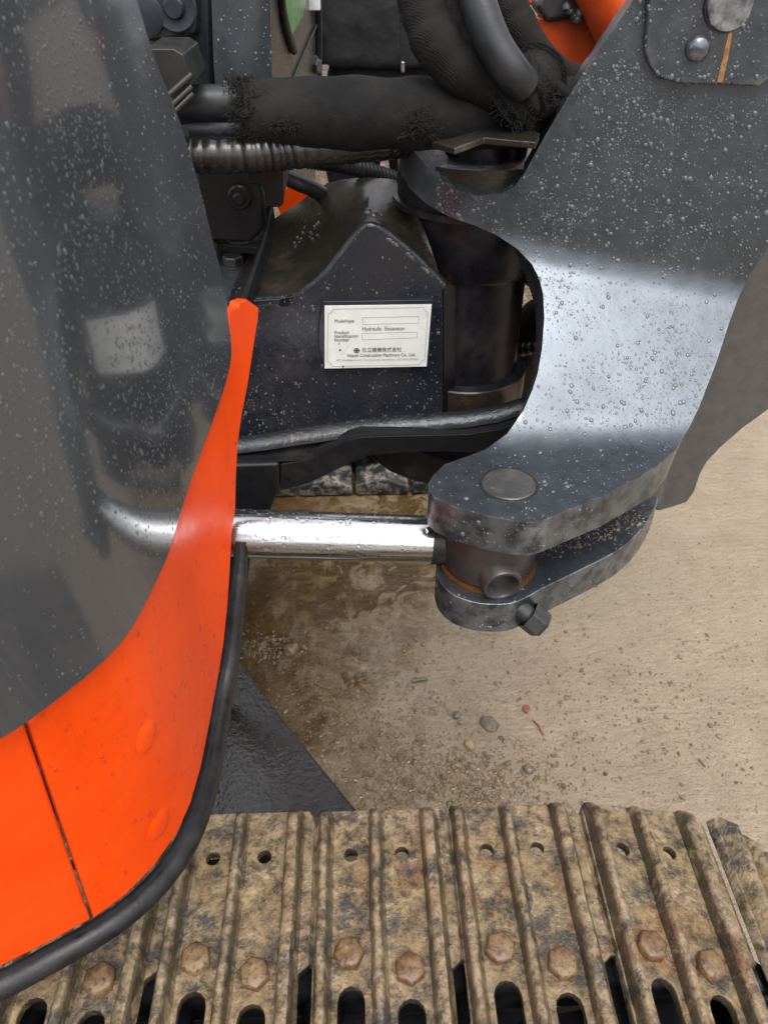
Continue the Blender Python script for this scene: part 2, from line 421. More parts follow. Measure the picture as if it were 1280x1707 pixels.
def droplets(target, n, r0, r1, seed=1, name='water_droplets', box=None, mat=None, big=.12, where=None, stretch=1.25):
    """beads of water standing on the outer faces of target"""
    rnd = random.Random(seed)
    dg = bpy.context.evaluated_depsgraph_get(); dg.update()
    ev = target.evaluated_get(dg); me = ev.to_mesh(); me.calc_loop_triangles(); mw = target.matrix_world
    tris = []; acc = 0
    for lt in me.loop_triangles:
        a, b, c = [mw @ me.vertices[i].co for i in lt.vertices]
        nn = (b-a).cross(c-a); ar = nn.length/2
        if ar < 1e-12: continue
        nn.normalize(); ce = (a+b+c)/3
        if nn.dot(CAM-ce) < .02*(CAM-ce).length: continue
        p = proj(ce)
        if not (-60 < p[0] < 1340 and -60 < p[1] < 1770): continue
        wgt = ar*(where(p, nn) if where else 1)
        if wgt <= 0: continue
        acc += wgt; tris.append((acc, a, b, c, nn))
    ev.to_mesh_clear()
    import bisect
    keys = [t[0] for t in tris]; V = []; F = []
    prof = [(1.0, -.05), (.92, .17), (.70, .33), (.36, .43)]; K = 8
    for _ in range(n):
        _a, a, b, c, nn = tris[min(bisect.bisect(keys, rnd.random()*acc), len(tris)-1)]
        u, v = rnd.random(), rnd.random()
        if u+v > 1: u, v = 1-u, 1-v
        p = a+(b-a)*u+(c-a)*v
        if rnd.random() > .35+1.6*max(0, noise.noise(p*9)+.15) or rnd.random() > .5+1.2*max(0, noise.noise(p*38+Vector((5, 1, 2)))): continue
        r = r0*math.exp(rnd.gauss(0, .42))
        if rnd.random() < big: r = lerp(r0, r1, rnd.random()**1.6)
        g = Vector((0, 0, -1)); tv = g-nn*g.dot(nn)
        tv = tv.normalized() if tv.length > .2 else nn.orthogonal().normalized()
        bv = nn.cross(tv); st = lerp(1, stretch, rnd.random()); wob = [1+rnd.uniform(-.14, .14) for _ in range(K)]
        b0 = len(V); h = rnd.uniform(.75, 1.1)
        for i, (pr, ph) in enumerate(prof):
            for k in range(K):
                t = 2*pi*k/K; V.append(p+(tv*(cos(t)*st)+bv*sin(t))*(r*pr*wob[k])+nn*(r*ph*h))
        V.append(p+nn*(r*.46*h))
        for i in range(3):
            for k in range(K): F.append((b0+i*K+k, b0+i*K+(k+1) % K, b0+i*K+K+(k+1) % K, b0+i*K+K+k))
        for k in range(K): F.append((b0+24+k, b0+24+(k+1) % K, b0+32))
    me = bpy.data.meshes.new(name); me.from_pydata([tuple(v) for v in V], [], F)
    me.polygons.foreach_set('use_smooth', [True]*len(F)); me.materials.append(mat or M_WATER)
    o = bpy.data.objects.new(name, me); COL.objects.link(o); o.parent = target; o['kind'] = 'stuff'
    return o

# ================================================================== ground
gm = MB(); gm.add([(-300, -300, 0), (300, -300, 0), (300, 300, 0), (-300, 300, 0)], [(0, 1, 2, 3)])
ground = gm.build('ground', M_GROUND, None, smooth=0); tag(ground, kind='structure')

# ================================================================== excavator
EX = empty('excavator', (0, 1.1, 0)); EX.location = (0, 0, 0)
tag(EX, 'wet dark grey and orange hydraulic excavator standing on muddy steel tracks', 'excavator')

# ---- house corner: orange skirt and gloss cover share one plan curve round the corner
ZB = .75
bottom_px = [(-120, 1655), (-60, 1635), (0, 1613), (80, 1573), (160, 1528), (210, 1492), (258, 1443), (295, 1390), (318, 1340), (335, 1280), (350, 1205), (364, 1130), (372, 1080)]
tab = []
def phi(px, py): d = ray(px, py); return atan2(d.x, d.y)
for p in bottom_px: tab.append((phi(*p), atZ(p[0], p[1], ZB).y))
tab.append((phi(382, 990), .64)); tab.append((phi(394, 830), .70)); tab.append((phi(410, 660), .755)); tab.append((phi(435, 515), .80)); tab.append((0, 1.0))
tab.sort()
YMINPHI = tab[0]
def plan(ph):
    if ph < tab[0][0]: return tab[0][1] - .25*(tab[0][0]-ph)
    # smoothed
    s = 0; 
    for k in (-2, -1, 0, 1, 2): s += interp(tab, ph+k*.012)
    return s/5
def f_orange(px, py): return atY(px, py, plan(phi(px, py)))
def f_cover(px, py):
    Y = plan(phi(px, py))-.012
    for _ in range(6):
        z = HC + ray(px, py).z*(Y/ray(px, py).y)
        Y = (plan(phi(px, py))-.012) * (1 + .9*max(0, z-1.10)**2) - .012*sin(min(max((z-.98)/.5, 0), 1)*pi)**2
    return atY(px, py, Y)
cover_edge = [(205, -60), (232, 0), (262, 100), (300, 195), (330, 292), (352, 380), (372, 460), (384, 540), (388, 590), (378, 640), (358, 700), (332, 770), (312, 828), (296, 880), (281, 930), (262, 972), (240, 1018), (213, 1063), (170, 1110), (110, 1160), (50, 1205), (0, 1236), (-100, 1285)]
ce = [tuple(p)[:2] for p in smooth_path([(x, y, 0) for x, y in cover_edge], 4)]
cover = sheet('side_cover', ce+[(-100, -60)], f_cover, M_COVER, EX, thick=.018, step=24, bevel=.006, seg=4)
cover['label'] = 'glossy dark grey side cover panel beaded with rain'
# orange skirt, in two panels that meet at the seam
seam_top, seam_bot = (44, 1212), (155, 1533)
under = [(x+6, y+8) for x, y in []]
top_in = [(384, 500), (404, 503), (418, 500)]
right_edge = [(418, 500), (432, 514), (431, 530), (424, 575), (414, 640), (404, 690), (397, 740), (394, 800), (393, 850), (387, 890), (384, 950), (380, 1010), (373, 1075)]
inner = [(285, 880), (305, 820), (325, 765), (350, 700), (370, 640), (380, 590), (382, 540)]   # tucked behind the cover edge
bot = [(364, 1130), (350, 1205), (335, 1280), (318, 1340), (295, 1390), (258, 1443), (210, 1492), (157, 1531)]
panelA = [(384, 517), (398, 513), (400, 504), (412, 499)]+right_edge[1:]+bot+[(47, 1211-6)]+[(100, 1155), (160, 1105), (205, 1055), (235, 1005), (256, 955), (272, 915)]+inner[:-1]
pa = sheet('skirt_panel', panelA, f_orange, M_ORANGE, EX, thick=.012, step=16, bevel=.003)
pa['label'] = 'orange skirt panel round the front corner'
panelB = [(42, 1208), (152, 1534), (80, 1573), (0, 1613), (-60, 1635), (-100, 1650), (-100, 1260), (-20, 1236)]
pb = sheet('skirt_panel', panelB, f_orange, M_ORANGE, EX, thick=.012, step=20, bevel=.003)
pb['label'] = 'orange skirt panel behind the seam'
# bulges pressed in the skirt
for (bx, by) in ((246, 1228), (266, 1376)):
    cpt = f_orange(bx, by); e1 = f_orange(bx+5, by)-cpt; e2 = f_orange(bx, by-5)-cpt
    nn = e1.cross(e2).normalized()
    if nn.dot(CAM-cpt) < 0: nn = -nn
    v = (Vector((0, 0, 1))-nn*nn.z).normalized(); u = v.cross(nn); vs = []; K = 28
    for pr, ph in ((1.25, -.0006), (.98, .0), (.80, .0012), (.6, .0017), (.3, .0019), (.01, .0019)):
        vs += [cpt+u*(.013*pr*cos(2*pi*k/K))+v*(.016*pr*sin(2*pi*k/K))+nn*ph for k in range(K)]
    fs = [(i*K+k, i*K+(k+1) % K, (i+1)*K+(k+1) % K, (i+1)*K+k) for i in range(5) for k in range(K)]
    MB().add(vs, fs).build('pressed_bulge', M_ORANGE, pa, smooth=80)
# rubber trim under the skirt
trim_px = [(-140, 1672), (-60, 1648), (0, 1632), (80, 1590), (160, 1545), (216, 1506), (268, 1455), (306, 1400), (330, 1345), (347, 1285), (361, 1207), (374, 1132), (384, 1075), (391, 1010), (396, 960), (399, 930), (401, 890)]
tp = smooth_path([f_orange(x, y) + Vector((0, 0, -.010)) for x, y in trim_px], 5)
MB().tube(tp, lambda t: .0120*(1-.35*max(0, t-.7)/.3)+.0006*noise.noise(Vector((t*60, 0, 0))), 14).build('edge_trim', M_RUBBER, EX, smooth=60)
# front floor edge seen right of the skirt
def fy(Y): return lambda px, py: atY(px, py, Y)
def fz(Z): return lambda px, py: atZ(px, py, Z)
sheet('floor_edge_plate', [(370, 900), (421, 900), (414, 960), (398, 1050), (384, 1130), (366, 1230), (348, 1300), (330, 1300), (352, 1130)], fy(.80), M_RUBBER, EX, thick=.02, step=60)

# ---- swing post ----------------------------------------------------------
def rounded(pts, rads, n=8):
    out = [Vector(pts[0])]
    for i in range(1, len(pts)-1):
        p0, p, p1 = Vector(pts[i-1]), Vector(pts[i]), Vector(pts[i+1]); r = rads[i-1]
        a = p+(p0-p).normalized()*r; b = p+(p1-p).normalized()*r
        for k in range(n+1):
            t = k/n; out.append(a*(1-t)**2+p*2*t*(1-t)+b*t*t)
    out.append(Vector(pts[-1])); return out
ZL = .935
_pc = {}
def prof_at(x):
    k = round(min(max(x, .1), .6), 3)
    if k not in _pc: _pc[k] = rounded([(.3, ZL), (.778, ZL), (.945-.16*(k-.28), 1.092-.15*(k-.28)), (.965-.16*(k-.28), 2.2)], [.028, .026])
    return _pc[k]
YV = .957
XK = atY(797, 300, 1.08).x; YK = 1.085; RK = .119
def on_prof(d):
    p = CAM+d*(YV/d.y)
    for _ in range(4): p = hit_prof(d, prof_at(p.x))
    return p
def hit_prof(d, PROF):
    # ray from the camera against the profile (Y,Z), extruded along X
    for a, b in zip(PROF, PROF[1:]):
        # HC + t*dz = a.z + s*(b.z-a.z); t*dy = a.y + s*(b.y-a.y)
        ey, ez = b.x-a.x, b.y-a.y
        det = d.y*(-ez)+d.z*ey
        if abs(det) < 1e-9: continue
        t = (a.x*(-ez)+(a.y-HC)*ey)/det
        s = (d.y*(a.y-HC)-d.z*a.x)/det
        if -1e-6 <= s <= 1+1e-6 and t > 0: return CAM+d*t
    return CAM+d*(YV/d.y)
def f_post(px, py):
    d = ray(px, py); p = on_prof(d)
    if py < 480 and p.x < XK:
        Y = p.y
        for _ in range(30):
            X = d.x*Y/d.y
            Yn = YK-sqrt(max(RK**2-(X-XK)**2, 0)); Y = lerp(Y, max(Yn, .9), .5)
        p = CAM+d*(Y/d.y)
    return p
post_outline = [(668, 262), (672, 244), (684, 243), (700, 264), (719, 286), (755, 314), (797, 327), (837, 322), (856, 312), (872, 292), (899, 243), (925, 197), (955, 148), (1001, 79), (1055, 0), (1110, -90),
    (1400, -90), (1400, 300), (1300, 395), (1280, 415), (1250, 455), (1230, 497), (1214, 540), (1193, 605), (1164, 680), (1147, 715), (1127, 748), (1092, 779), (1050, 803), (1008, 825), (955, 847), (908, 866), (890, 871), (867, 870), (820, 862), (755, 845), (728, 832), (715, 820), (714, 806), (722, 792), (741, 774),
    (775, 762), (808, 750), (845, 723), (872, 685), (887, 650), (896, 622), (903, 582), (907, 529), (905, 491), (899, 465), (886, 440), (862, 415), (829, 393), (789, 375), (748, 361), (712, 341), (684, 316), (670, 290)]
post = sheet('swing_post', post_outline, f_post, M_POST, EX, thick=.046, step=11, bevel=.006, seg=3)
post['label'] = 'dark grey cast swing post with sloped cheek and forked lug'
PV = atZ(848, 808, ZL)                       # pin axis
# far cheek of the post
def f_far(px, py): return atY(px, py, 1.30)
sheet('far_cheek', [(1400, -60), (1150, -60), (1120, 60), (1050, 330), (1020, 480), (1010, 640), (1040, 740), (1075, 790), (1088, 848), (1097, 853), (1122, 846), (1145, 838), (1158, 820), (1167, 792), (1178, 772), (1200, 748), (1238, 715), (1282, 683), (1400, 600)], f_far, M_POST_FAR, post, thick=.05, step=30, bevel=.008)['label'] = 'matt dark far cheek of the swing post'
# web that joins the cheeks, behind the near one
MB().prism([atY(1120, 20, 1.02), atY(1400, 40, 1.02), atY(1400, 360, 1.02), atY(1235, 520, 1.02), atY(1120, 740, 1.02), atY(985, 700, 1.02), atY(985, 430, 1.02)], (0, .24, 0)).build('post_web', M_POST_FAR, post, smooth=30)
# lower lug
ZLL = .812
low = [(728, 940), (727, 952), (734, 972), (758, 993), (800, 1006), (850, 1006), (882, 993), (903, 981), (961, 953), (1027, 919), (1062, 890), (1080, 865), (1090, 846), (1090, 825), (1000, 830), (850, 860), (740, 905)]
low = [tuple(q)[:2] for q in smooth_path([(x, y, 0) for x, y in low], 3, closed=True)]
lug = sheet('lower_lug', low, fz(ZLL), M_POST, post, thick=.046, step=14, bevel=.005)
# web wall between the lugs
wl_px = [(1100, 838), (1078, 850), (1010, 858), (950, 868), (900, 885)]
MB().prism([atZ(x, y, ZLL-.02) for x, y in wl_px]+[atZ(x, y-40, ZLL-.02) for x, y in reversed(wl_px)], (0, 0, .09)).build('lug_web', M_POST_FAR, post, smooth=30)
# pin, bushing, eye
pc = Vector((PV.x, PV.y, 0))
rp = (atZ(896, 808, ZL)-atZ(801, 808, ZL)).length/2
MB().lathe((pc.x, pc.y, ZL), (0, 0, 1), [(rp*1.04, .0002), (rp*1.02, .0010), (rp*.93, .0010), (rp*.93, .0004)], 56).build('pin_gap', M_BLACKGAP, post, smooth=20)
MB().lathe((pc.x, pc.y, ZL), (0, 0, 1), [(rp*.94, -.004), (rp*.94, .0009), (rp*.9, .0022), (.0001, .0026)], 56).build('pivot_pin', M_PIN, post, smooth=30)['label'] = 'rust stained pin end in the top lug'
ER = (atZ(895, 920, .85)-atZ(736, 920, .85)).length/2
eyec = Vector((lerp(pc.x, atZ(815, 930, .845).x, .7), pc.y+.01, 0))
ROD0, ROD1 = atY(300, 886, .72), atY(726, 900, .718)
eye = MB().lathe((eyec.x, eyec.y, ZLL), (0, 0, 1), [(.02, .004), (ER*.94, .004), (ER, .010), (ER, .066), (ER*.95, .073), (.02, .073)], 64).build('rod_eye', M_EYE, EX, smooth=40)
MB().lathe((eyec.x, eyec.y, ZLL), (0, 0, 1), [(.02, .0005), (ER*1.05, .0005), (ER*1.05, .004), (.02, .004)], 64).build('bushing_ring', M_BRASS, eye, smooth=20)
# grease boss: short hollow pipe facing the viewer
b1 = atZ(838, 978, .834); ax = (Vector((b1.x, b1.y, 0))-Vector((eyec.x, eyec.y, 0))).normalized(); ax = (ax+Vector((.05, 0, -.1))).normalized()
br = .0232
MB().lathe(b1, ax, [(br, -.05), (br, -.002), (br*.94, 0), (br*.80, 0), (br*.74, -.003), (br*.74, -.03), (.0005, -.032)], 40).build('grease_boss', M_EYE, eye, smooth=35, bevel=0)
MB().lathe(b1, ax, [(br*.75, -.012), (br*.74, -.016), (.0001, -.017)], 30).build('bore_shade', M_BLACKGAP, eye, smooth=40)  # dark disc put in for the shade inside the hollow pipe
m = MB(); m.hexbolt(b1-ax*.031, ax, .008, .006); m.build('grease_nipple', M_BOLT, eye, smooth=20)
bb = atZ(868, 1016, .79); bax = (atZ(899, 1040, .775)-bb).normalized()
m = MB(); m.tube([bb-bax*.02, bb+bax*.012], .0115, 18); m.hexbolt(bb+bax*.010, bax, .0185, .024, .4); m.build('lock_bolt', M_BOLT, post, smooth=25, bevel=.0012)
# chrome rod
rr = .0293
rod = MB().tube([lerp(ROD0, ROD1, k/6) for k in range(7)], rr, 48).build('cylinder_rod', M_CHROME, EX, smooth=50)
rod['label'] = 'bright chrome swing cylinder rod running out of the skirt'
rdir = (ROD1-ROD0).normalized()
MB().tube([ROD1-rdir*.006, ROD1+rdir*.014], rr*1.03, 40).tube([ROD1+rdir*.013, ROD1+rdir*.06], rr*.96, 40).build('rod_collar', M_SEAL, rod, smooth=40)
# raised plate with pin and bolt at the boom foot
def f_plate(px, py): return f_post(px, py)+Vector((0, -.0125, 0))
bp = sheet('boom_pin_plate', [(1076, -90), (1072, 40), (1068, 82), (1075, 106), (1094, 128), (1130, 137), (1195, 138), (1256, 141), (1280, 123), (1400, 20), (1400, -90)], f_plate, M_POST, post, thick=.0125, step=30, bevel=.004)
pcn = f_plate(1210, 3); prr = (f_plate(1255, 3)-f_plate(1165, 3)).length/2
m = MB(); m.lathe(pcn, (0, -1, 0), [(prr, .0003), (prr, .0012), (prr*.93, .0012), (prr*.93, .0003)], 56); m.build('pin_gap', M_BLACKGAP, post, smooth=20)
MB().lathe(pcn, (0, -1, 0), [(prr*.94, -.002), (prr*.94, .002), (prr*.9, .0034), (.0001, .0036)], 56).build('boom_pin', M_POST, post, smooth=30)
bc = f_plate(1155, 78); b_r = (f_plate(1176, 78)-f_plate(1135, 78)).length/2
MB().lathe(bc, (0, -1, .1), [(b_r, -.001), (b_r, .003), (b_r*.86, .007), (b_r*.55, .0095), (.0001, .0105)], 30).build('bolt_head', M_POST, post, smooth=70)
stk = [(1206, 52), (1212, 52), (1205, 95), (1196, 134), (1187, 134), (1197, 92)]
sheet('rust_streak', stk, lambda x, y: f_plate(x, y)+Vector((0, -.0004, 0)), M_RUST, post, thick=.0003, step=40, bevel=0)

# ring of the upper yoke behind the tongue, and what lies in it
ZT = 1.165
ringc = (XK, YK, ZT)
MB().lathe(ringc, (0, 0, 1), [(.05, 0), (RK-.012, 0), (RK-.012, .028), (.05, .030), (.05, 0)], 48).build('yoke_ring', M_FRAMETOP, post, smooth=35)
MB().lathe((XK, YK, ZT+.02), (0, 0, 1), [(.062, 0), (.062, .022), (.05, .03), (.0001, .032)], 40).build('king_pin_head', M_BARREL, post, smooth=35)
tab_pl = [(718, 236), (757, 247), (806, 229), (893, 237), (900, 222), (880, 212), (815, 209), (760, 228)]
def f_tabz(px, py): return atZ(px, py, 1.245 if px > 790 else 1.245-(790-px)*.00012)
sheet('bent_guard_plate', tab_pl, f_tabz, M_FRAMETOP, post, thick=.007, step=30, bevel=.0015)

# ---- swing frame (king post bracket) --------------------------------------
YF = .985
face_top = [(380, 503), (412, 501), (462, 499), (492, 493), (520, 476), (548, 452), (575, 418), (596, 390), (612, 376), (628, 378), (655, 396), (695, 430), (722, 458), (737, 472)]
face_bot = [(738, 700), (705, 712), (640, 716), (560, 726), (500, 735), (430, 747), (370, 756)]
frame = sheet('swing_frame', face_top+face_bot, fy(YF), M_FRAME, EX, thick=.05, step=18, bevel=.010, seg=4)
frame['label'] = 'near black cast swing bracket under the name plate'
# top: from the front edge back to the rear edge
back_px = [(420, 410, 1.27), (447, 372, 1.27), (470, 356, 1.27), (492, 342, 1.26), (520, 322, 1.24), (546, 305, 1.22), (570, 299, 1.20), (600, 296, 1.18), (620, 296, 1.17), (632, 297, 1.16), (648, 298, 1.14), (660, 300, 1.12), (672, 320, 1.08), (690, 340, 1.05)]
m = MB(); rows = 7; nC = len(face_top)
for j in range(rows):
    t = j/(rows-1)
    for i in range(nC):
        a = atY(face_top[i][0], face_top[i][1], YF+.002); b = atY(*back_px[i])
        p = lerp(a, b, t); p.z += .010*sin(t*pi)*(1 if 3 < i < 9 else .4); m.v.append(p)
for j in range(rows-1):
    for i in range(nC-1): m.f.append((j*nC+i, j*nC+i+1, (j+1)*nC+i+1, (j+1)*nC+i))
# skirt down at the back
base = len(m.v)
for i in range(nC): m.v.append(m.v[(rows-1)*nC+i]+Vector((0, .01, -.15)))
for i in range(nC-1): m.f.append(((rows-1)*nC+i, (rows-1)*nC+i+1, base+i+1, base+i))
ft = m.build('bracket_top', M_FRAMETOP, frame, smooth=50)
ft['label'] = 'mud filmed top of the bracket with cast marks'
fp_ = smooth_path([atY(x, y+5, YF+.010) for x, y in face_top[1:]], 3)
MB().tube(fp_, lambda t: .0097+.0016*noise.noise(Vector((t*9, 0, 0))), 16).build('rounded_fold', M_GLOSS, frame, smooth=60)
# weld bead triangle at the peak and beads along the left edge
def beads(name, pts, r, n, mat, parent, fn):
    m = MB(); path = smooth_path([fn(x, y) for x, y in pts], n)
    for i, p in enumerate(path):
        rr_ = r*random.uniform(.7, 1.25)
        m.lathe(p, (random.uniform(-.3, .3), random.uniform(-.5, .1), 1), [(rr_, -rr_*.4), (rr_*.9, rr_*.2), (rr_*.5, rr_*.55), (.0001, rr_*.65)], 8)
    o = m.build(name, mat, parent, smooth=80, doubles=False); o['kind'] = 'stuff'; return o
M_WELD = cast_paint('glossy_weld', (.05, .05, .05), .08, .3, .3, fine=.8)
beads('weld_bead', [(612, 352), (608, 366), (614, 374), (640, 371), (622, 358)], .007, 4, M_WELD, frame, lambda x, y: atY(x, y, YF+.035))
beads('weld_bead', [(640, 392), (668, 412), (700, 440), (728, 466)], .005, 9, M_WELD, frame, lambda x, y: atY(x, y, YF+.004))
def f_ft(px, py):
    best = None
    for a in range(rows*nC):
        q = proj(ft.data.vertices[a].co) if a < len(ft.data.vertices) else (0, 0)
        d = (q[0]-px)**2+(q[1]-py)**2
        if best is None or d < best[0]: best = (d, a)
    # depth of the nearest lattice points
    ws = []; 
    for v in ft.data.vertices[:]:
        q = proj(v.co); d = (q[0]-px)**2+(q[1]-py)**2; ws.append((d, v.co.y))
    ws.sort(); W = sum(1/(d+20) for d, _ in ws[:4]); Y = sum(yy/(d+20) for d, yy in ws[:4])/W
    return atY(px, py, Y-.004)
dots = []
for (x, y, s_) in ((505, 388, 1), (502, 398, 1), (498, 408, 1), (508, 380, 1), (496, 396, 1), (500, 404, 1), (493, 412, 1), (491, 405, 1), (522, 392, 1), (526, 384, 1), (528, 374, 1), (530, 364, 1), (533, 357, 1), (521, 398, 1.1), (517, 396, 1), (524, 378, 1), (531, 371, 1), (518, 388, 1), (529, 392, 1), (440, 430, 1)): dots.append((x, y))
m = MB()
for x, y in dots:
    p = f_ft(x, y); r_ = .0028
    m.lathe(p, (0, -.3, 1), [(r_, -.002), (r_*.9, .001), (r_*.4, .002), (.0001, .0023)], 8)
m.build('cast_marks', M_WELD, frame, smooth=80, doubles=False)['kind'] = 'stuff'
m = MB()
for i in range(34):
    t = random.random(); x = lerp(449, 416, t)+random.uniform(-3, 6); y = lerp(375, 470, t)+random.uniform(-4, 4)
    p = f_ft(x+4, y); r_ = random.uniform(.002, .006)
    m.lathe(p, (random.uniform(-.5, .5), -.5, 1), [(r_, -.002), (r_*.9, r_*.4), (r_*.4, r_*.8), (.0001, r_*.9)], 8)
m.build('weld_spatter', M_WELD, frame, smooth=80, doubles=False)['kind'] = 'stuff'
# barrel round the king post
zt0, zt1 = atY(800, 474, YK-.08).z, atY(800, 352, YK-.08).z
zb = atY(800, 735, YK-.08).z
R1 = .092; R2 = .078; zc1, zc0 = atY(800, 655, YK-R2*1.18).z, atY(800, 690, YK-R2*1.18).z
xb = atY(792, 480, YK-.05).x
BC = (xb, YK, 0)
m = MB(); m.lathe(BC, (0, 0, 1), [(.01, zt1+.03), (R1*.98, zt1+.03), (R1, zt1+.02), (R1, zt0+.006), (R1*.96, zt0), (R2, zt0-.004), (R2, zc1+.02), (R2*1.02, zc1+.004), (R2*1.18, zc1), (R2*1.19, zc0), (R2*1.19, zb-.03), (.01, zb-.03)], 72)
barrel = m.build('king_post_barrel', M_BARREL, frame, smooth=35)
M_COLLAR = cast_paint('brown_collar', (.026, .018, .014), .3, .1, .6, .6)
m = MB(); m.lathe(BC, (0, 0, 1), [(R2*1.18, zc0-.001), (R2*1.2, zc0+.001), (R2*1.2, zc1-.001), (R2*1.18, zc1+.001)], 72); m.build('lower_collar', M_COLLAR, frame, smooth=35)
# washer ring under the yoke
m = MB(); m.lathe((XK, YK, ZT-.035), (0, 0, 1), [(RK*.8, 0), (RK*.955, 0), (RK*.955, .008), (RK*.8, .010)], 64); m.build('thrust_washer', M_BARREL, frame, smooth=30)
m = MB(); m.lathe((XK, YK, ZT-.03), (0, 0, 1), [(RK*.9, 0), (RK*.9, .03)], 64); m.build('yoke_hub', M_BARREL, frame, smooth=30)
# side wall from face to barrel and vertical ribs
def wallq(a, b, d, name, mat=M_FRAME):
    m = MB(); m.prism([a[0], b[0], b[1], a[1]], d); return m.build(name, mat, frame, smooth=30, bevel=.004)
a0, a1 = atY(737, 470, YF+.006), atY(738, 702, YF+.006)
c0, c1 = atY(772, 468, 1.02), atY(772, 690, 1.02)
wallq((a0, a1), (c0, c1), (0, .05, 0), 'bracket_cheek', M_BARREL)
# lower flange: lip and its top
lip_top = [(380, 773), (440, 772), (505, 768), (520, 763), (552, 746), (580, 734), (600, 729), (650, 727), (708, 726), (780, 724), (830, 716), (880, 700)]
back_l = [(380, 750), (440, 743), (505, 733), (520, 731), (552, 726), (580, 722), (600, 720), (650, 714), (708, 710), (780, 704), (830, 696), (880, 680)]
m = MB(); nL = len(lip_top); prof_t = [(0, 0), (.3, 0), (.55, 0), (.8, 0), (1, 0)]
for t, bl in prof_t:
    for i in range(nL):
        p0, p1 = atY(*lip_top[i], .952), atY(*back_l[i], YF+.002); p = lerp(p0, p1, t); p.z = lerp(p0.z, p1.z, t**2.2)+.001; m.v.append(p)
for j in range(4):
    for i in range(nL-1): m.f.append((j*nL+i, j*nL+i+1, (j+1)*nL+i+1, (j+1)*nL+i))
m.build('flange_top', M_DARK, frame, smooth=60)
m = MB(); rf = .018
for q in range(7):
    an = q/6*pi/2
    for i in range(nL):
        b0 = atY(back_l[i][0], back_l[i][1]+8, YF-rf); m.v.append(b0+Vector((0, rf*sin(an), rf*(1-cos(an)))))
for q in range(6):
    for i in range(nL-1): m.f.append((q*nL+i, q*nL+i+1, (q+1)*nL+i+1, (q+1)*nL+i))
m.build('weld_fillet', M_GLOSS, frame, smooth=60)
lip_face = [(468, 774)]+lip_top[2:]+[(880, 740), (830, 748), (780, 753), (679, 753), (640, 754), (615, 759), (590, 770), (563, 782), (538, 795), (511, 806), (488, 813), (467, 818)]
sheet('flange_lip', lip_face, fy(.952), M_DARK, frame, thick=.05, step=20, bevel=.003)
sheet('mount_block', [(370, 776), (466, 773), (466, 815), (452, 850), (440, 870), (370, 872)], fy(.946), M_DARK, frame, thick=.12, step=40, bevel=.006)
sheet('bracket_underside', [(600, 752), (660, 748), (760, 745), (790, 800), (735, 815), (690, 806), (650, 790), (622, 770)], fy(1.03), M_DARK, frame, thick=.12, step=30, bevel=.02)

# ---- name plate ------------------------------------------------------------
NPc = [(541, 510), (719.5, 507.5), (711, 611), (541, 614.5)]
YP = YF-.010
npm = sheet('name_plate', NPc, fy(YP), M_PLATE, EX, thick=.0015, step=400, bevel=.0003, seg=1)
npm['label'] = 'white aluminium name plate with thin border and printed lines'
sheet('plate_pad', [(536, 503), (723, 500), (714, 611), (541, 617), (530, 580), (530, 545)], fy(YP+.0025), M_FRAME, npm, thick=.01, step=400, bevel=.002)
# local frame of the plate in its own (u,v) through the four corners
q00, q10, q11, q01 = [atY(x, y, YP-.0004) for x, y in NPc]   # tl tr br bl
def PU(x, y): return atY(x, y, YP-.0004)
def ptext(name, body, px, py, hpx, wpx, mat=M_INK, align='LEFT'):
    """lettering of a given printed height and width at a spot of the plate"""
    k = (PU(px+1, py)-PU(px, py)).length
    o3 = PU(px, py); u = (PU(px+100, py-1.4)-o3).normalized(); v = Vector((0, -1, 0)).cross(u)*-1
    if v.z < 0: v = -v
    Mx = Matrix(((u.x, v.x, 0, o3.x), (u.y, v.y, -1, o3.y), (u.z, v.z, 0, o3.z), (0, 0, 0, 1)))
    t = text(name, body, 1.0, Matrix.Identity(4), mat, npm, align)
    xs = [q.co.x for q in t.data.vertices]; wd = max(xs)-min(xs)
    t.data.transform(Mx @ Matrix.Diagonal((wpx*k/wd, hpx*k, 1, 1)) if True else Mx)
    return t
ptext('lettering', 'Model/type', 557.5, 535.5, 8.6, 32)
ptext('lettering', 'Hydraulic  Excavator', 603.5, 548.5, 9.6, 71)
ptext('lettering', 'Product', 557.5, 554.5, 8.0, 24)
ptext('lettering', 'Identification', 557.5, 560.8, 8.0, 38.5)
ptext('lettering', 'Number', 557.5, 567, 8.0, 24)
ptext('lettering', '日立建機株式会社', 603, 584, 9.0, 65)
ptext('lettering', 'Hitachi Construction Machinery Co., Ltd.', 578.5, 593, 8.2, 113)
ptext('lettering', '650, Kandatsu-machi, Tsuchiura-shi, Ibaraki-ken, 300-0013 JAPAN', 560.5, 600.5, 5.4, 136, M_INKFAINT)
def pline(m, pts, wpx=.7):
    for a, b in zip(pts, pts[1:]):
        A, B = PU(*a), PU(*b); d = (B-A).normalized(); nrm = Vector((d.z, 0, -d.x))*(wpx*.0004)
        m.add([A-nrm, B-nrm, B+nrm, A+nrm], [(0, 1, 2, 3)])
m = MB()
pline(m, [(555, 515.5), (706.5, 512.5), (707.5, 516), (709, 519), (713, 520.5), (708, 600), (703, 602), (700, 606), (698, 608), (554, 611), (552, 607), (549, 604), (545.5, 602.5), (547, 523), (551, 522), (554, 519), (555, 515.5)], 1.0)
m.build('border_line', M_INKFAINT, npm, smooth=0, doubles=False)
for box in ([(604.5, 529.5), (698, 527.5), (697.5, 538.5), (604.5, 541), (604.5, 529.5)], [(603.5, 556), (695.5, 553.5), (695, 563), (603.5, 566.5), (603.5, 556)]):
    m = MB(); pline(m, box, .8); m.build('entry_box', M_INKFAINT, npm, smooth=0, doubles=False)
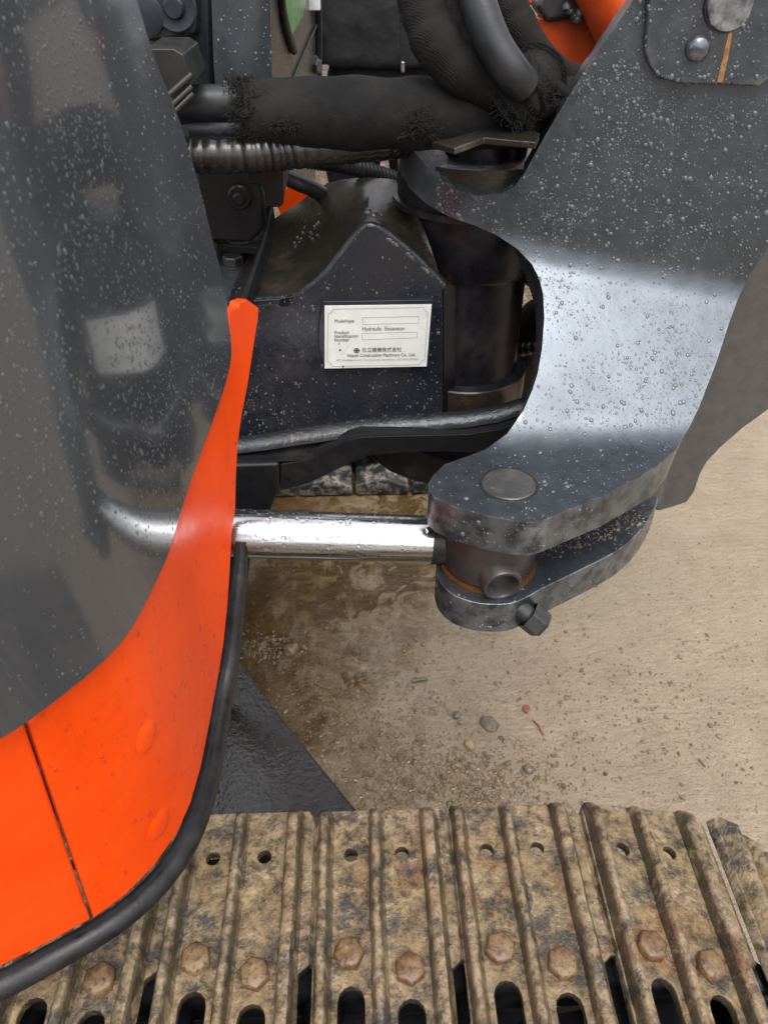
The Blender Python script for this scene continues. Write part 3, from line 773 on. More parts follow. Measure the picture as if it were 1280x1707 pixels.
# emblem: ring with a spoked square inside
m = MB(); ec = (594.5, 584.5)
ring = [(ec[0]+4.2*cos(k*pi/10), ec[1]+3.6*sin(k*pi/10)) for k in range(21)]
pline(m, ring, 1.6); ring2 = [(ec[0]+2.0*cos(k*pi/4+pi/8), ec[1]+1.8*sin(k*pi/4+pi/8)) for k in range(9)]
pline(m, ring2, 1.2); pline(m, [(ec[0]-4, ec[1]), (ec[0]+4, ec[1])], 1.2); pline(m, [(ec[0], ec[1]-3.5), (ec[0], ec[1]+3.5)], 1.2)
m.build('emblem', M_INK, npm, smooth=0, doubles=False)
m = MB()
for x, y, r_ in ((565.5, 573, 1.2), (567, 583.5, 1.9), (572, 611, 1.8)):
    p = PU(x, y); m.lathe(p, (0, -1, 0), [(r_*.0008, 0), (r_*.0005, .0008), (.0001, .001)], 9)
m.build('mud_specks', M_SPECK, npm, smooth=60, doubles=False)['kind'] = 'stuff'
m = MB(); 
pline(m, [(568, 592), (574, 587), (581, 577)], .5); pline(m, [(706, 533), (711, 525)], .5)
m.build('scratches', M_INKFAINT, npm, smooth=0, doubles=False)['kind'] = 'stuff'

# ---- house front frame, upper left ------------------------------------------
col = sheet('front_column', [(248, -60), (352, -60), (354, 150), (356, 300), (350, 420), (300, 420), (250, 200)], fy(1.12), M_BLUE, EX, thick=.06, step=60, bevel=.006)
col['label'] = 'blue black front column of the house'
def f_bulge(px, py): return atY(px, py, 1.075+.00001*(px-400)**2*.6)
c2 = sheet('column_cover', [(351, -60), (449, -60), (452, 60), (455, 175), (362, 178), (356, 100)], f_bulge, M_COLUMN, EX, thick=.05, step=16, bevel=.012, seg=4)
c2['label'] = 'grey rounded column cover with rain beads'
# pillar side going back from the column
P0, P1 = atY(449, -60, 1.09), atY(455, 240, 1.09)
def f_pill(px, py):
    Y = interp([(440, 1.085), (529, 1.50), (560, 1.62)], px); return atY(px, py, Y)
pil = sheet('cab_pillar', [(449, -60), (526, -60), (527, 60), (527, 300), (460, 300), (454, 150)], f_pill, M_PILLAR, EX, thick=.04, step=20, bevel=.004)
pil['label'] = 'wet streaked cab pillar beside the green window'
sheet('window_pane', [(468, -60), (520, -60), (505, 8), (500, 30), (481, 61), (473, 20)], lambda x, y: f_pill(x, y)+Vector((.004, -.004, 0)), M_GREEN, pil, thick=.004, step=60, bevel=.001)
sp = smooth_path([f_pill(x, y)+Vector((.004, -.006, 0)) for x, y in ((462, -40), (466, 10), (472, 40), (478, 62), (486, 84))], 5)
MB().tube(sp, lambda t: .0055, 10).build('window_seal', M_SEAL, pil, smooth=60)
MB().tube([f_pill(x, y)+Vector((.002, -.003, 0)) for x, y in ((525, 42), (500, 100), (479, 150))], .0022, 8).build('groove_line', M_SEAL, pil, smooth=60)
MB().tube([f_pill(x, y)+Vector((.004, -.002, 0)) for x, y in ((526, -60), (527, 60), (527, 170))], .006, 8).build('pillar_edge', M_DARK, pil, smooth=60)
mp = f_pill(523, 110); MB().hexbolt(mp, (1, -.5, 0), .012, .008, washer=(.016, .003)).build('pillar_bolt', M_BOLT, pil, smooth=30)
MB().box(f_pill(518, 4), (.03, .03, .02)).build('white_tag', plain('white_plastic', (.6, .6, .6), .4), pil, smooth=30, bevel=.002)
# hinge plate with two discs
hp = sheet('hinge_plate', [(236, -60), (326, -60), (330, 40), (326, 56), (316, 60), (250, 69), (236, 69)], fy(1.095), M_BLUE, EX, thick=.02, step=50, bevel=.004)
hc = atY(292, 12, 1.094); MB().lathe(hc, (0, -1, 0), [(.026, 0), (.026, .004), (.024, .005), (.018, .004), (.013, .004), (.012, .010), (.010, .012), (.0001, .012)], 40).build('hinge_disc', M_BLUE, hp, smooth=35)
hc = atY(240, 25, 1.094); MB().lathe(hc, (0, -1, 0), [(.024, 0), (.024, .005), (.02, .006), (.0001, .006)], 40).build('hinge_disc', M_BLUE, hp, smooth=35)
# side box with ribs behind the cover edge
M_BOX = plain('dusty_box', (.017, .016, .014), .28, var=.4, nscale=20)
bx = sheet('side_box', [(240, 82), (290, 82), (306, 92), (311, 110), (318, 125), (321, 140), (300, 165), (285, 200), (240, 200)], fy(.95), M_BOX, EX, thick=.1, step=30, bevel=.012, seg=4)
for (x0, y0, x1, y1) in ((280, 160, 320, 124), (284, 178, 320, 144), (287, 190, 322, 156)):
    MB().tube([atY(x0, y0, .94), atY(x1, y1, .95)], .0035, 8).build('box_rib', M_BOX, bx, smooth=60)
# dark bulkhead behind, so that the bay is closed
sheet('bay_wall', [(240, 60), (470, 60), (470, 250), (448, 372), (410, 510), (380, 620), (300, 620), (240, 300)], fy(1.30), M_DARK, EX, thick=.03, step=80, bevel=.005)
# vertical mount plate with round boss
mt = sheet('mount_plate', [(326, 255), (420, 255), (440, 330), (443, 380), (420, 405), (345, 400), (335, 330)], fy(1.10), M_DARK, EX, thick=.03, step=50, bevel=.006)
hc = atY(400, 328, 1.098); MB().lathe(hc, (0, -1, 0), [(.0165, 0), (.0165, .005), (.014, .007), (.009, .007), (.0085, .013), (.006, .015), (.0001, .015)], 40).build('boss_bolt', M_DARK, mt, smooth=35)
br_ = sheet('hose_bracket', [(411, 276), (470, 270), (472, 342), (465, 346), (442, 346), (441, 322), (438, 312), (430, 308), (412, 308)], fy(1.05), M_DARK, EX, thick=.03, step=40, bevel=.003)
br_['label'] = 'notched black hose bracket'
sheet('bracket_flange', [(470, 268), (486, 262), (474, 330), (470, 342)], fy(1.06), M_PILLAR, br_, thick=.008, step=60, bevel=.001)
# foot plate with hex bolt, floor plate with second bolt
ZFP = 1.075
fp = sheet('foot_plate', [(340, 372), (446, 372), (437, 410), (362, 404), (352, 392)], fz(1.055), M_DARK, EX, thick=.016, step=40, bevel=.004)
p = atZ(402, 398, 1.055); MB().hexbolt(p, (0, 0, 1), .0185, .018, .3, washer=(.025, .003)).build('hex_bolt', M_BOLT, fp, smooth=25, bevel=.001)
fl = sheet('floor_plate', [(330, 414), (438, 412), (426, 450), (405, 500), (398, 524), (380, 530), (330, 520)], fz(1.025), M_COLUMN, EX, thick=.014, step=40, bevel=.003)
p = atZ(390, 444, 1.025); MB().hexbolt(p, (0, 0, 1), .0155, .014, .1, washer=(.0165, .003)).build('hex_bolt', M_BOLT, fl, smooth=25, bevel=.001)
# upright rib edge between plates and bracket
rib = [atY(452, 345, 1.09), atY(456, 345, 1.09), atY(443, 400, 1.03), atY(414, 490, .965), atY(402, 520, .95), atY(396, 512, .95), atY(408, 480, .965), atY(436, 395, 1.03)]
MB().prism(rib, (.0, .012, -.03)).build('rib_edge', M_DARK, EX, smooth=25)

# ---- hoses ------------------------------------------------------------------
def hose(name, pts, r, mat, label=None, n=20, res=10, wob=0., rad=None):
    path = smooth_path([atY(*p) for p in pts], res)
    f = rad or (lambda t: r*(1+wob*noise.noise(Vector((t*14, r*90, 3)))))
    o = MB().tube(path, f, n).build(name, mat, EX, smooth=60)
    if label: o['label'] = label
    return o, path
def fray(path_pt, axis, r, n, parent, L=.018, seed=3):
    n *= 3; L *= .62; rnd = random.Random(seed); m = MB()
    ax = Vector(axis).normalized(); a = ax.orthogonal().normalized(); b = ax.cross(a)
    for i in range(n):
        t = rnd.uniform(0, 2*pi); d = a*cos(t)+b*sin(t); p = Vector(path_pt)+d*r*.96+ax*rnd.gauss(0, .008)
        dv = (ax*rnd.uniform(-1.1, .8)+d*rnd.uniform(-.1, .5)+Vector((rnd.gauss(0, .4), rnd.gauss(0, .4), rnd.gauss(0, .4)))).normalized()
        l = L*rnd.uniform(.4, 1.1); q = p+dv*l*.5; e = q+(dv+Vector((rnd.gauss(0, .7), rnd.gauss(0, .7), rnd.gauss(0, .7)))).normalized()*l*.5
        m.tube([p, q, e], .00042, 3, cap=False)
    o = m.build('frayed_threads', M_FRAY, parent, smooth=60, doubles=False); o['kind'] = 'stuff'; return o
hose('hydraulic_hose', [(296, 176, 1.02), (340, 173, 1.02), (400, 173, 1.02), (470, 176, 1.02)], .0205, M_HOSE)
hose('hydraulic_hose', [(320, 212, 1.03), (360, 214, 1.03), (430, 212, 1.03)], .022, M_BLUE)
slv, sp_ = hose('hose_sleeve', [(404, 193, 1.01), (430, 191, 1.01), (520, 190, 1.0), (620, 190, .99), (720, 190, .98), (800, 192, .99), (870, 190, 1.02), (940, 185, 1.06)], .038, M_FABRIC, 'frayed black woven sleeve round the level hose bundle', n=28, wob=.09)
for k in (0, 1): fray(sp_[k]+Vector((.004, 0, 0)), (1, 0, 0), .037, 260, slv, .02, 3+k)
fray(atY(473, 210, .965), (1, 0, 0), .004, 70, slv, .016, 9); fray(atY(700, 208, .945), (1, 0, 0), .012, 170, slv, .018, 11)
# spiral guard hose
pth = [(300, 258, .985), (330, 259, .985), (400, 259, .985), (450, 256, .99), (490, 252, .995), (560, 246, 1.0), (640, 238, 1.02), (700, 232, 1.04)]
pp = smooth_path([atY(*q) for q in pth], 22)
def rad_sp(t): 
    u = (t*23) % 1.0; return .0178+.0026*min(1, sin(u*pi)**.35 if u > .02 else 0)
hz = MB().tube(pp, rad_sp, 24).build('spiral_guard_hose', M_CORR, EX, smooth=45)
hz['label'] = 'glossy spiral wrapped hose under the sleeve'
# ribbed hose
pth = [(470, 262, 1.16), (520, 268, 1.16), (560, 272, 1.17), (610, 284, 1.19), (660, 300, 1.22)]
pp = smooth_path([atY(*q) for q in pth], 16)
rb = MB().tube(pp, .0105, 18).build('ribbed_hose', M_HOSE, EX, smooth=60)
m = MB()
for i in range(14, len(pp)-1, 2):
    d = (pp[i+1]-pp[i-1]).normalized(); m.lathe(pp[i], d, [(.0095, -.0014), (.0125, -.0005), (.0125, .0005), (.0095, .0014)], 18)
m.build('spiral_ribs', M_RUBBER, rb, smooth=60, doubles=False)['kind'] = 'stuff'
hose('hydraulic_hose', [(470, 292, 1.18), (500, 306, 1.18), (525, 317, 1.19), (560, 340, 1.21), (590, 370, 1.22)], .0115, M_HOSE)
# big looped hoses by the boom foot
s1, p1 = hose('hose_sleeve', [(700, -120, 1.0), (702, -40, .99), (708, 10, .98), (722, 55, .97), (752, 100, .96), (795, 130, .96), (850, 150, .97), (905, 163, 1.0), (960, 165, 1.05)], .027, M_FABRIC, 'woven sleeve looping down beside the jacket', n=26, wob=.16)
hose('hose_sleeve', [(752, -120, 1.0), (756, -40, .99), (764, 20, .98), (785, 75, .97), (820, 120, .965), (860, 150, .97)], .024, M_FABRIC, 'narrow woven sleeve inside the loop', n=22, wob=.2)
hose('hydraulic_hose', [(770, -120, .97), (786, -40, .95), (802, 20, .935), (824, 75, .925), (852, 118, .92), (872, 143, .93)], .0182, M_HOSE, 'bare grey hose between two sleeves', n=24)
s3, p3 = hose('hose_sleeve', [(800, -120, 1.06), (824, -40, 1.05), (845, 5, 1.04), (866, 48, 1.03), (890, 90, 1.03), (925, 124, 1.03), (975, 146, 1.06)], .0205, M_FABRIC, 'upper woven sleeve against the orange boom parts', n=24, wob=.14)
s4, p4 = hose('hose_sleeve', [(842, 180, .955), (864, 160, .95), (886, 138, .955), (900, 122, .97)], .027, M_FABRIC, 'torn sleeve end gathered round the hoses', n=24, wob=.3)
fray(p4[3], (.6, 0, .8), .030, 200, s4, .02, 21); fray(p4[20], (.6, 0, .8), .029, 200, s4, .02, 22)
MB().tube(smooth_path([atY(*q) for q in ((895, 112, .94), (915, 132, .945), (942, 156, .95))], 5), lambda t: .0065, 10).build('tie_strap', M_FABRIC, EX, smooth=60)
hose('hydraulic_hose', [(800, -60, 1.08), (822, 10, 1.08), (838, 40, 1.06), (868, 80, 1.05)], .012, M_HOSE)

# ---- orange parts of the boom behind the post ----------------------------------
bo = empty('boom_base', (0, 0, 0), EX)
bo['label'] = 'dirty orange boom foot and cylinder behind the swing post'
sheet('boom_plate', [(896, 30), (940, 20), (1100, 20), (1100, 130), (1000, 150), (940, 130), (910, 90)], fy(1.2), M_ORANGE_DIRTY, bo, thick=.03, step=40, bevel=.004)
MB().tube([atY(985, -60, 1.17), atY(1055, 90, 1.17)], .034, 32).build('boom_cylinder', M_ORANGE_DIRTY, bo, smooth=60)
sheet('cylinder_guard', [(893, 12), (900, -5), (960, -60), (1010, -60), (984, 6), (965, 28), (938, 34), (912, 38)], fy(1.19), M_EYE, bo, thick=.05, step=40, bevel=.006)
sheet('boom_shell', [(850, -60), (960, -60), (893, 14), (880, 6)], fy(1.35), M_ORANGE, bo, thick=.03, step=40, bevel=.004)
beads('grease_clump', [(945, 10), (955, 22), (962, 30), (966, 20)], .006, 4, M_EYE, bo, fy(1.175))

# ---- cab step edge seen through the gap ------------------------------------------
sk = sheet('skirt_panel', [(462, 345), (478, 310), (490, 276), (521, 278), (518, 320), (510, 352), (500, 350), (480, 365), (472, 368)], fy(1.55), M_ORANGE, EX, thick=.02, step=30, bevel=.004)
sk['label'] = 'orange skirt edge on the far side seen through the gap'
# hoses and dark parts in the opening of the post
m = MB(); 
path = smooth_path([atY(*q) for q in ((855, 600, 1.25), (875, 560, 1.24), (895, 530, 1.22), (930, 510, 1.2))], 6)
hs_ = MB().tube(path, lambda t: .03*(1+.2*noise.noise(Vector((t*8, 0, 0)))), 18).build('hose_sleeve', M_FABRIC, EX, smooth=60); hs_['label'] = 'torn sleeve seen through the opening of the post'
path = smooth_path([atY(*q) for q in ((840, 586, 1.2), (870, 582, 1.19), (920, 572, 1.17))], 22)
MB().tube(path, lambda t: .011+.002*sin(t*110), 16).build('ribbed_hose', M_SEAL, EX, smooth=60)
sheet('hose_guard', [(850, 590), (930, 590), (930, 700), (840, 700), (840, 640)], fy(1.3), M_BLACKGAP, EX, thick=.03, step=60, bevel=.01)
sheet('yoke_lower', [(850, 700), (770, 760), (735, 800), (730, 830), (900, 830), (900, 700)], fy(1.12), M_DARK, EX, thick=.05, step=40, bevel=.01)
# under the yoke: upper inner part
sheet('yoke_inner', [(848, 395), (905, 430), (930, 500), (900, 497), (873, 473), (866, 440)], fy(1.16), M_BARREL, EX, thick=.05, step=40, bevel=.006)

# ---- undercarriage -------------------------------------------------------------
def f_leg(px, py):
    d = ray(px, py); t = (.42-.14*.8-HC)/(d.z-.14*d.y); return CAM+d*t
wp = sheet('track_frame_plate', [(394, 1096), (470, 1196), (530, 1272), (584, 1338), (640, 1410), (300, 1440), (340, 1200)], f_leg, M_WETPLATE, EX, thick=.03, step=40, bevel=.003)
wp['label'] = 'wet black plate of the undercarriage in front of the track'

# ---- near track: shoes -----------------------------------------------------------
PITCHM = .154; Y0S, Y1S = .02, .505; ZTR = .60
def circle(cx, cy, r, n=14): return [(cx+r*cos(2*pi*k/n), cy+r*sin(2*pi*k/n)) for k in range(n)]
def slot(cx, y0, y1, r, n=7):
    return [(cx+r*cos(pi*k/(n-1)), y1-r+r*sin(pi*k/(n-1))) for k in range(n)]+[(cx-r*cos(pi*k/(n-1)), y0+r-r*sin(pi*k/(n-1))) for k in range(n)]
# shoe-local x: 0 is the first ridge
XL, XM, XR = .0, .0575, .119
def shoe_mesh(seed):
    rnd = random.Random(seed)
    cu = bpy.data.curves.new('shoe', 'CURVE'); cu.dimensions = '2D'; cu.fill_mode = 'BOTH'; cu.extrude = .005; cu.bevel_depth = .0012; cu.bevel_resolution = 1
    xa, xb_ = -.008, .141
    # cut-outs for the link at both edges
    out = [(xa, Y0S), (xb_, Y0S), (xb_, .24), (xb_-.010, .25), (xb_-.014, .262), (xb_-.014, .318), (xb_-.010, .33), (xb_, .338), (xb_, Y1S-.01), (xb_-.006, Y1S), (xa+.004, Y1S), (xa, Y1S-.008)]
    hl = [circle(.030, .452, .0088), circle(.0875, .452, .0088), slot(.030, .19, .318, .0145), slot(.0885, .19, .305, .0145)]
    for poly in [out]+hl:
        sp = cu.splines.new('POLY'); sp.points.add(len(poly)-1); sp.use_cyclic_u = True
        for q, (x, y) in zip(sp.points, poly): q.co = (x, y, 0, 1)
    t = bpy.data.objects.new('tmp', cu); COL.objects.link(t); dg = bpy.context.evaluated_depsgraph_get()
    me = bpy.data.meshes.new_from_object(t.evaluated_get(dg)); COL.objects.unlink(t); bpy.data.objects.remove(t)
    bm = bmesh.new(); bm.from_mesh(me)
    for f in bm.faces: f.smooth = False
    # ridges
    def ridge(xc, wb, wt, h, lean=0):
        rows = 34; sec = [(-wt/2-.0045, 0), (-wt/2-.0025, h*.75), (-wt/2, h*.95), (0, h), (wt/2, h*.96), (wt/2+.0025, h*.75), (wt/2+.0045, h*.2), (wt/2+.008, 0)]
        rings = []
        for j in range(rows+1):
            t = j/rows; y = lerp(Y0S, Y1S-.001, t); e = min(1, (1-t)*rows/1.2+.35)
            nx = .0014*noise.noise(Vector((xc*50+seed*7, y*22, 1))); nh = .0022*noise.noise(Vector((xc*50+seed*7, y*16, 5)))-.0012*abs(noise.noise(Vector((xc*9+seed, y*60, 9))))
            rings.append([bm.verts.new((xc+x+nx+lean*z/h*.003, y, .0055+max(0, z*e+nh*(z/h)))) for x, z in sec])
        for a, b in zip(rings, rings[1:]):
            for k in range(len(sec)-1):
                f = bm.faces.new((a[k], a[k+1], b[k+1], b[k])); f.smooth = True
        f = bm.faces.new(rings[-1]); f = bm.faces.new(list(reversed(rings[0])))
    ridge(XL, .022, .0066, .022); ridge(XM, .021, .0062, .020); ridge(XR, .027, .0098, .021)
    # trailing lip sloping down under the next shoe
    for (ya, yb) in ((Y0S, .24), (.338, Y1S-.01)):
        rows = 10; A = []
        for j in range(rows+1):
            y = lerp(ya, yb, j/rows); A.append([bm.verts.new((x, y, z)) for x, z in ((.130, .0063), (.141, .0045), (.150, -.002), (.1525, -.010), (.149, -.011), (.139, -.002))])
        for a, b in zip(A, A[1:]):
            for k in range(5): f = bm.faces.new((a[k], a[k+1], b[k+1], b[k])); f.smooth = True
        bm.faces.new(A[-1]); bm.faces.new(list(reversed(A[0])))
    bmesh.ops.recalc_face_normals(bm, faces=bm.faces)
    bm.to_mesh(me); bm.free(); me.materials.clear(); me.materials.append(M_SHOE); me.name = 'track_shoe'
    me.set_sharp_from_angle(angle=radians(50))
    return me
shoe_meshes = [shoe_mesh(k) for k in range(4)]
bm_ = MB(); bm_.hexbolt((0, 0, 0), (0, 0, 1), .0158, .011, .2, washer=(.0, .0))
_b = bm_.build('track_bolt', M_RUSTBOLT, None, smooth=30, bevel=.002); bolt_me = _b.data; COL.objects.unlink(_b); bpy.data.objects.remove(_b)
BOLTS = [(.028, .345), (.0885, .329), (.028, .165), (.0885, .15)]
Xs = atY(541, 1400, .455); X0 = atZ(541, 1400, ZTR+.017).x
link_me = None
m = MB()
for sx in (.225, .315-.03): pass
m.box((.07, .335, -.045), (.150, .030, .06)).box((.07, .165, -.045), (.150, .030, .06))
m.lathe((.0, .14, -.05), (0, 1, 0), [(.0001, 0), (.022, 0), (.022, .22), (.0001, .22)], 18)
_l = m.build('track_link', M_DARK, None, smooth=30, bevel=.006); link_me = _l.data; COL.objects.unlink(_l); bpy.data.objects.remove(_l)
# path of the track: straight run, then down round the idler
RI = .25
XI = X0+2.19*PITCHM                       # where the run starts to bend
def track_at(s):
    """distance along the run -> (x, z, tilt)"""
    if s <= XI: 
        return s, ZTR-.0055+.000, 0.
    a = (s-XI)/RI
    return XI+RI*sin(a), ZTR-.0055-RI*(1-cos(a)), a
for i, k in enumerate((-4, -3, -2, -1, 0, 1, 2, 3, 4)):
    s = X0+k*PITCHM
    x, z, a = track_at(s+.0*PITCHM); x2, z2, a2 = track_at(s+PITCHM)
    a = atan2(z-z2, x2-x)
    o = bpy.data.objects.new('track_shoe', shoe_meshes[(k+4) % 4]); COL.objects.link(o); o.parent = EX
    if k >= 3: x += .016; z -= .012
    o.location = (x, 0, z+random.uniform(-.0015, .0015)); o.rotation_euler = (0, a, random.uniform(-.004, .004))
    for bx_, by_ in BOLTS:
        b = bpy.data.objects.new('track_bolt', bolt_me); COL.objects.link(b); b.parent = o
        b.location = (bx_, by_, .0055); b.rotation_euler = (random.uniform(-.05, .05), random.uniform(-.05, .05), random.uniform(0, 1))
    l = bpy.data.objects.new('track_link', link_me); COL.objects.link(l); l.parent = o
m = MB(); m.lathe((XI, .16, ZTR-RI-.03), (0, 1, 0), [(.0001, 0), (RI-.06, 0), (RI-.05, .01), (RI-.05, .16), (RI-.06, .17), (.0001, .17)], 48)
m.build('idler_wheel', M_DARK, EX, smooth=35)
m = MB(); m.box((-.9, .25, .36), (2.2, .2, .22)); m.build('track_frame', M_DARK, EX, smooth=30, bevel=.02)

# ---- far track: ends of the shoes on the ground -----------------------------------
def m_paletrack():
    t = NT('pale_track_mud'); a = t.noise(22, 6, .7)
    t.set(col=t.mix(t.range(a, .48, .64), (.014, .014, .014), (.26, .235, .195)), rough=.5, normal=t.bump(a, .6, .006)); return t.m
M_PALE = m_paletrack()
YFT = 1.93; xa = atZ(470, 822, .02); 
fx0 = atY(495, 800, YFT).x; fstep = atY(590, 800, YFT).x-fx0
m = MB(); prof_s = [(.004, .0), (fstep-.006, .0), (fstep-.006, .035), (fstep*.8, .04), (fstep*.55, .065), (fstep*.3, .05), (.004, .04)]
m.prism([(x, 0, z) for x, z in prof_s], (0, .4, 0)); fs0 = m.build('far_shoe', M_PALE, None, smooth=30, bevel=.006); fme = fs0.data; COL.objects.unlink(fs0); bpy.data.objects.remove(fs0)
for k in range(-3, 4):
    o = bpy.data.objects.new('track_shoe', fme); COL.objects.link(o); o.parent = EX; o.location = (fx0+fstep*k, YFT, .004)
    bb_ = o.modifiers.new('bevel', 'BEVEL'); bb_.width = .006; bb_.segments = 2
m = MB(); m.box((fx0-.3, YFT+.25, .30), (1.2, .36, .42)); m.build('far_track_frame', M_DARK, EX, smooth=30, bevel=.03)
m = MB(); m.box((-.9, 1.2, .42), (1.3, 1.1, .12)); m.build('undercarriage_centre', M_DARK, EX, smooth=30, bevel=.03)
# house floor and body so the machine is whole behind the cover
m = MB(); m.box((-1.0, .95, .80), (1.35, .9, .06)); m.build('house_floor', M_DARK, EX, smooth=30, bevel=.01)

# ================================================================== person beyond the machine
def person():
    Y = 3.4; cx = atY(642, 100, Y).x
    root = empty('person', (cx, Y, 0)); tag(root, 'person in black jacket and black trousers standing beyond the machine', 'person')
    def loft(m, rings, n=20):
        """rings: (x, y, z, rx, ry) along a limb"""
        P = [Vector(r[:3]) for r in rings]; vs = []; N = len(P)
        for i, r in enumerate(rings):
            t = (P[min(i+1, N-1)]-P[max(i-1, 0)]).normalized(); a = Vector((1, 0, 0)); a = (a-t*a.dot(t)).normalized(); b = t.cross(a)
            vs += [P[i]+a*(cos(2*pi*k/n)*r[3])+b*(sin(2*pi*k/n)*r[4]) for k in range(n)]
        fs = [(i*n+k, i*n+(k+1) % n, (i+1)*n+(k+1) % n, (i+1)*n+k) for i in range(N-1) for k in range(n)]
        fs += [tuple(range(n-1, -1, -1)), tuple((N-1)*n+k for k in range(n))]
        m.add(vs, fs)
    def cloth(name, limbs, mat, vox=.014, sm=6, parent=root):
        m = MB()
        for l in limbs: loft(m, l)
        o = m.build(name, mat, parent, smooth=180, doubles=False)
        r = o.modifiers.new('remesh', 'REMESH'); r.mode = 'VOXEL'; r.voxel_size = vox; r.use_smooth_shade = True
        k = o.modifiers.new('smooth', 'SMOOTH'); k.iterations = sm; k.factor = .5
        if name in ('jacket', 'trousers'):
            tx = bpy.data.textures.new(name+'_folds', 'CLOUDS'); tx.noise_scale = .13; tx.noise_depth = 2
            d = o.modifiers.new('folds', 'DISPLACE'); d.texture = tx; d.strength = .028; d.mid_level = .5
        return o
    head = [(0, .0, 1.47, .055, .06), (0, -.005, 1.53, .055, .06), (0, -.02, 1.56, .06, .075), (0, -.02, 1.61, .074, .092), (0, -.01, 1.67, .078, .098), (0, 0, 1.72, .066, .084), (0, 0, 1.755, .03, .04)]
    limbs = [[(0, 0, 1.25, .12, .09), (0, 0, 1.40, .12, .09), (0, 0, 1.46, .06, .06), (0, 0, 1.50, .055, .058)], head]
    limbs += [[(0, -.115, 1.655, .010, .012), (0, -.125, 1.63, .014, .018), (0, -.118, 1.612, .012, .01)]]           # nose
    for sx in (-1, 1):
        limbs += [[(sx*.075, .005, 1.60, .012, .02), (sx*.085, .01, 1.635, .014, .03), (sx*.078, .01, 1.67, .012, .02)]]      # ears
        limbs += [[(0, 0, 1.38, .06, .06), (sx*.16, 0, 1.38, .05, .05), (sx*.28, 0, 1.16, .042, .042), (sx*.312, -.03, .93, .034, .03), (sx*.315, -.04, .88, .03, .025)]]
        limbs += [[(sx*0.312, -.03, .93, .032, .028), (sx*0.317, -.04, .87, .028, .022), (sx*0.319, -.045, .83, .020, .042), (sx*0.319, -.05, .79, .018, .042)]]
        for q, ln in ((-.032, .062), (-.011, .074), (.010, .068), (.029, .052)):
            limbs += [[(sx*0.319, -.05+q, .80, .010, .0095), (sx*0.316, -.054+q, .80-ln*.55, .0095, .009), (sx*0.306, -.058+q, .80-ln, .008, .008)]]
        limbs += [[(sx*0.312, -.08, .85, .012, .012), (sx*0.305, -.098, .825, .011, .011), (sx*0.300, -.105, .80, .009, .009)]]
    body = cloth('body', limbs, M_SKIN, .006, 3)
    cloth('hair', [[(0, .03, 1.60, .07, .07), (0, .02, 1.67, .086, .092), (0, .012, 1.73, .078, .088), (0, .01, 1.775, .03, .04)]], M_HAIR, .01, 4)
    legs = [[(0, 0, 1.06, .20, .13), (0, 0, .95, .225, .145), (0, 0, .85, .235, .145), (0, 0, .78, .20, .13)]]
    for sx in (-1, 1):
        legs += [[(sx*.11, 0, .90, .125, .13), (sx*.135, 0, .70, .128, .125), (sx*.135, -.01, .48, .098, .10), (sx*.145, .01, .25, .088, .09), (sx*.15, .01, .06, .085, .095)]]
    cloth('trousers', legs, M_TROUSER)
    jl = [[(0, 0, .975, .265, .16), (0, 0, 1.0, .275, .17), (0, 0, 1.15, .26, .165), (0, 0, 1.32, .225, .145), (0, 0, 1.42, .16, .11), (0, 0, 1.475, .085, .085), (0, 0, 1.51, .08, .08)]]
    for sx in (-1, 1):
        jl += [[(sx*.15, 0, 1.40, .075, .075), (sx*.225, .0, 1.33, .078, .078), (sx*.29, .0, 1.14, .066, .068), (sx*.31, -.025, .95, .052, .052), (sx*.312, -.03, .905, .046, .046)]]
    ja = cloth('jacket', jl, M_JACKET)
    zx = atY(671, 105, Y-.16).x-cx
    m = MB(); m.box((zx, -.162, 1.12), (.020, .010, .28)); m.build('zip_flap', M_JACKET, ja, smooth=30, bevel=.003)
    m = MB(); m.box((zx, -.170, .985), (.012, .008, .035)); m.build('zip_pull', M_ZIP, ja, smooth=30, bevel=.002)
    m = MB()
    for sx in (-1, 1): m.lathe((sx*.032, -.098, 1.655), (0, -1, .05), [(.012, -.004), (.009, .004), (.0001, .006)], 14)
    m.build('eyes', M_SEAL, body, smooth=60, doubles=False)['kind'] = 'stuff'
    m = MB(); m.tube([(-.024, -.104, 1.583), (0, -.110, 1.581), (.024, -.104, 1.583)], .005, 8); m.build('mouth', plain('lips', (.32, .14, .11), .5, bump=0), body, smooth=60)
    for sx in (-1, 1):
        cloth('boot', [[(sx*.15, .06, .05, .045, .05), (sx*.15, .0, .055, .05, .055), (sx*.155, -.10, .04, .05, .04), (sx*.16, -.17, .03, .04, .028)]], M_SEAL, .01, 4)
    return root
person()

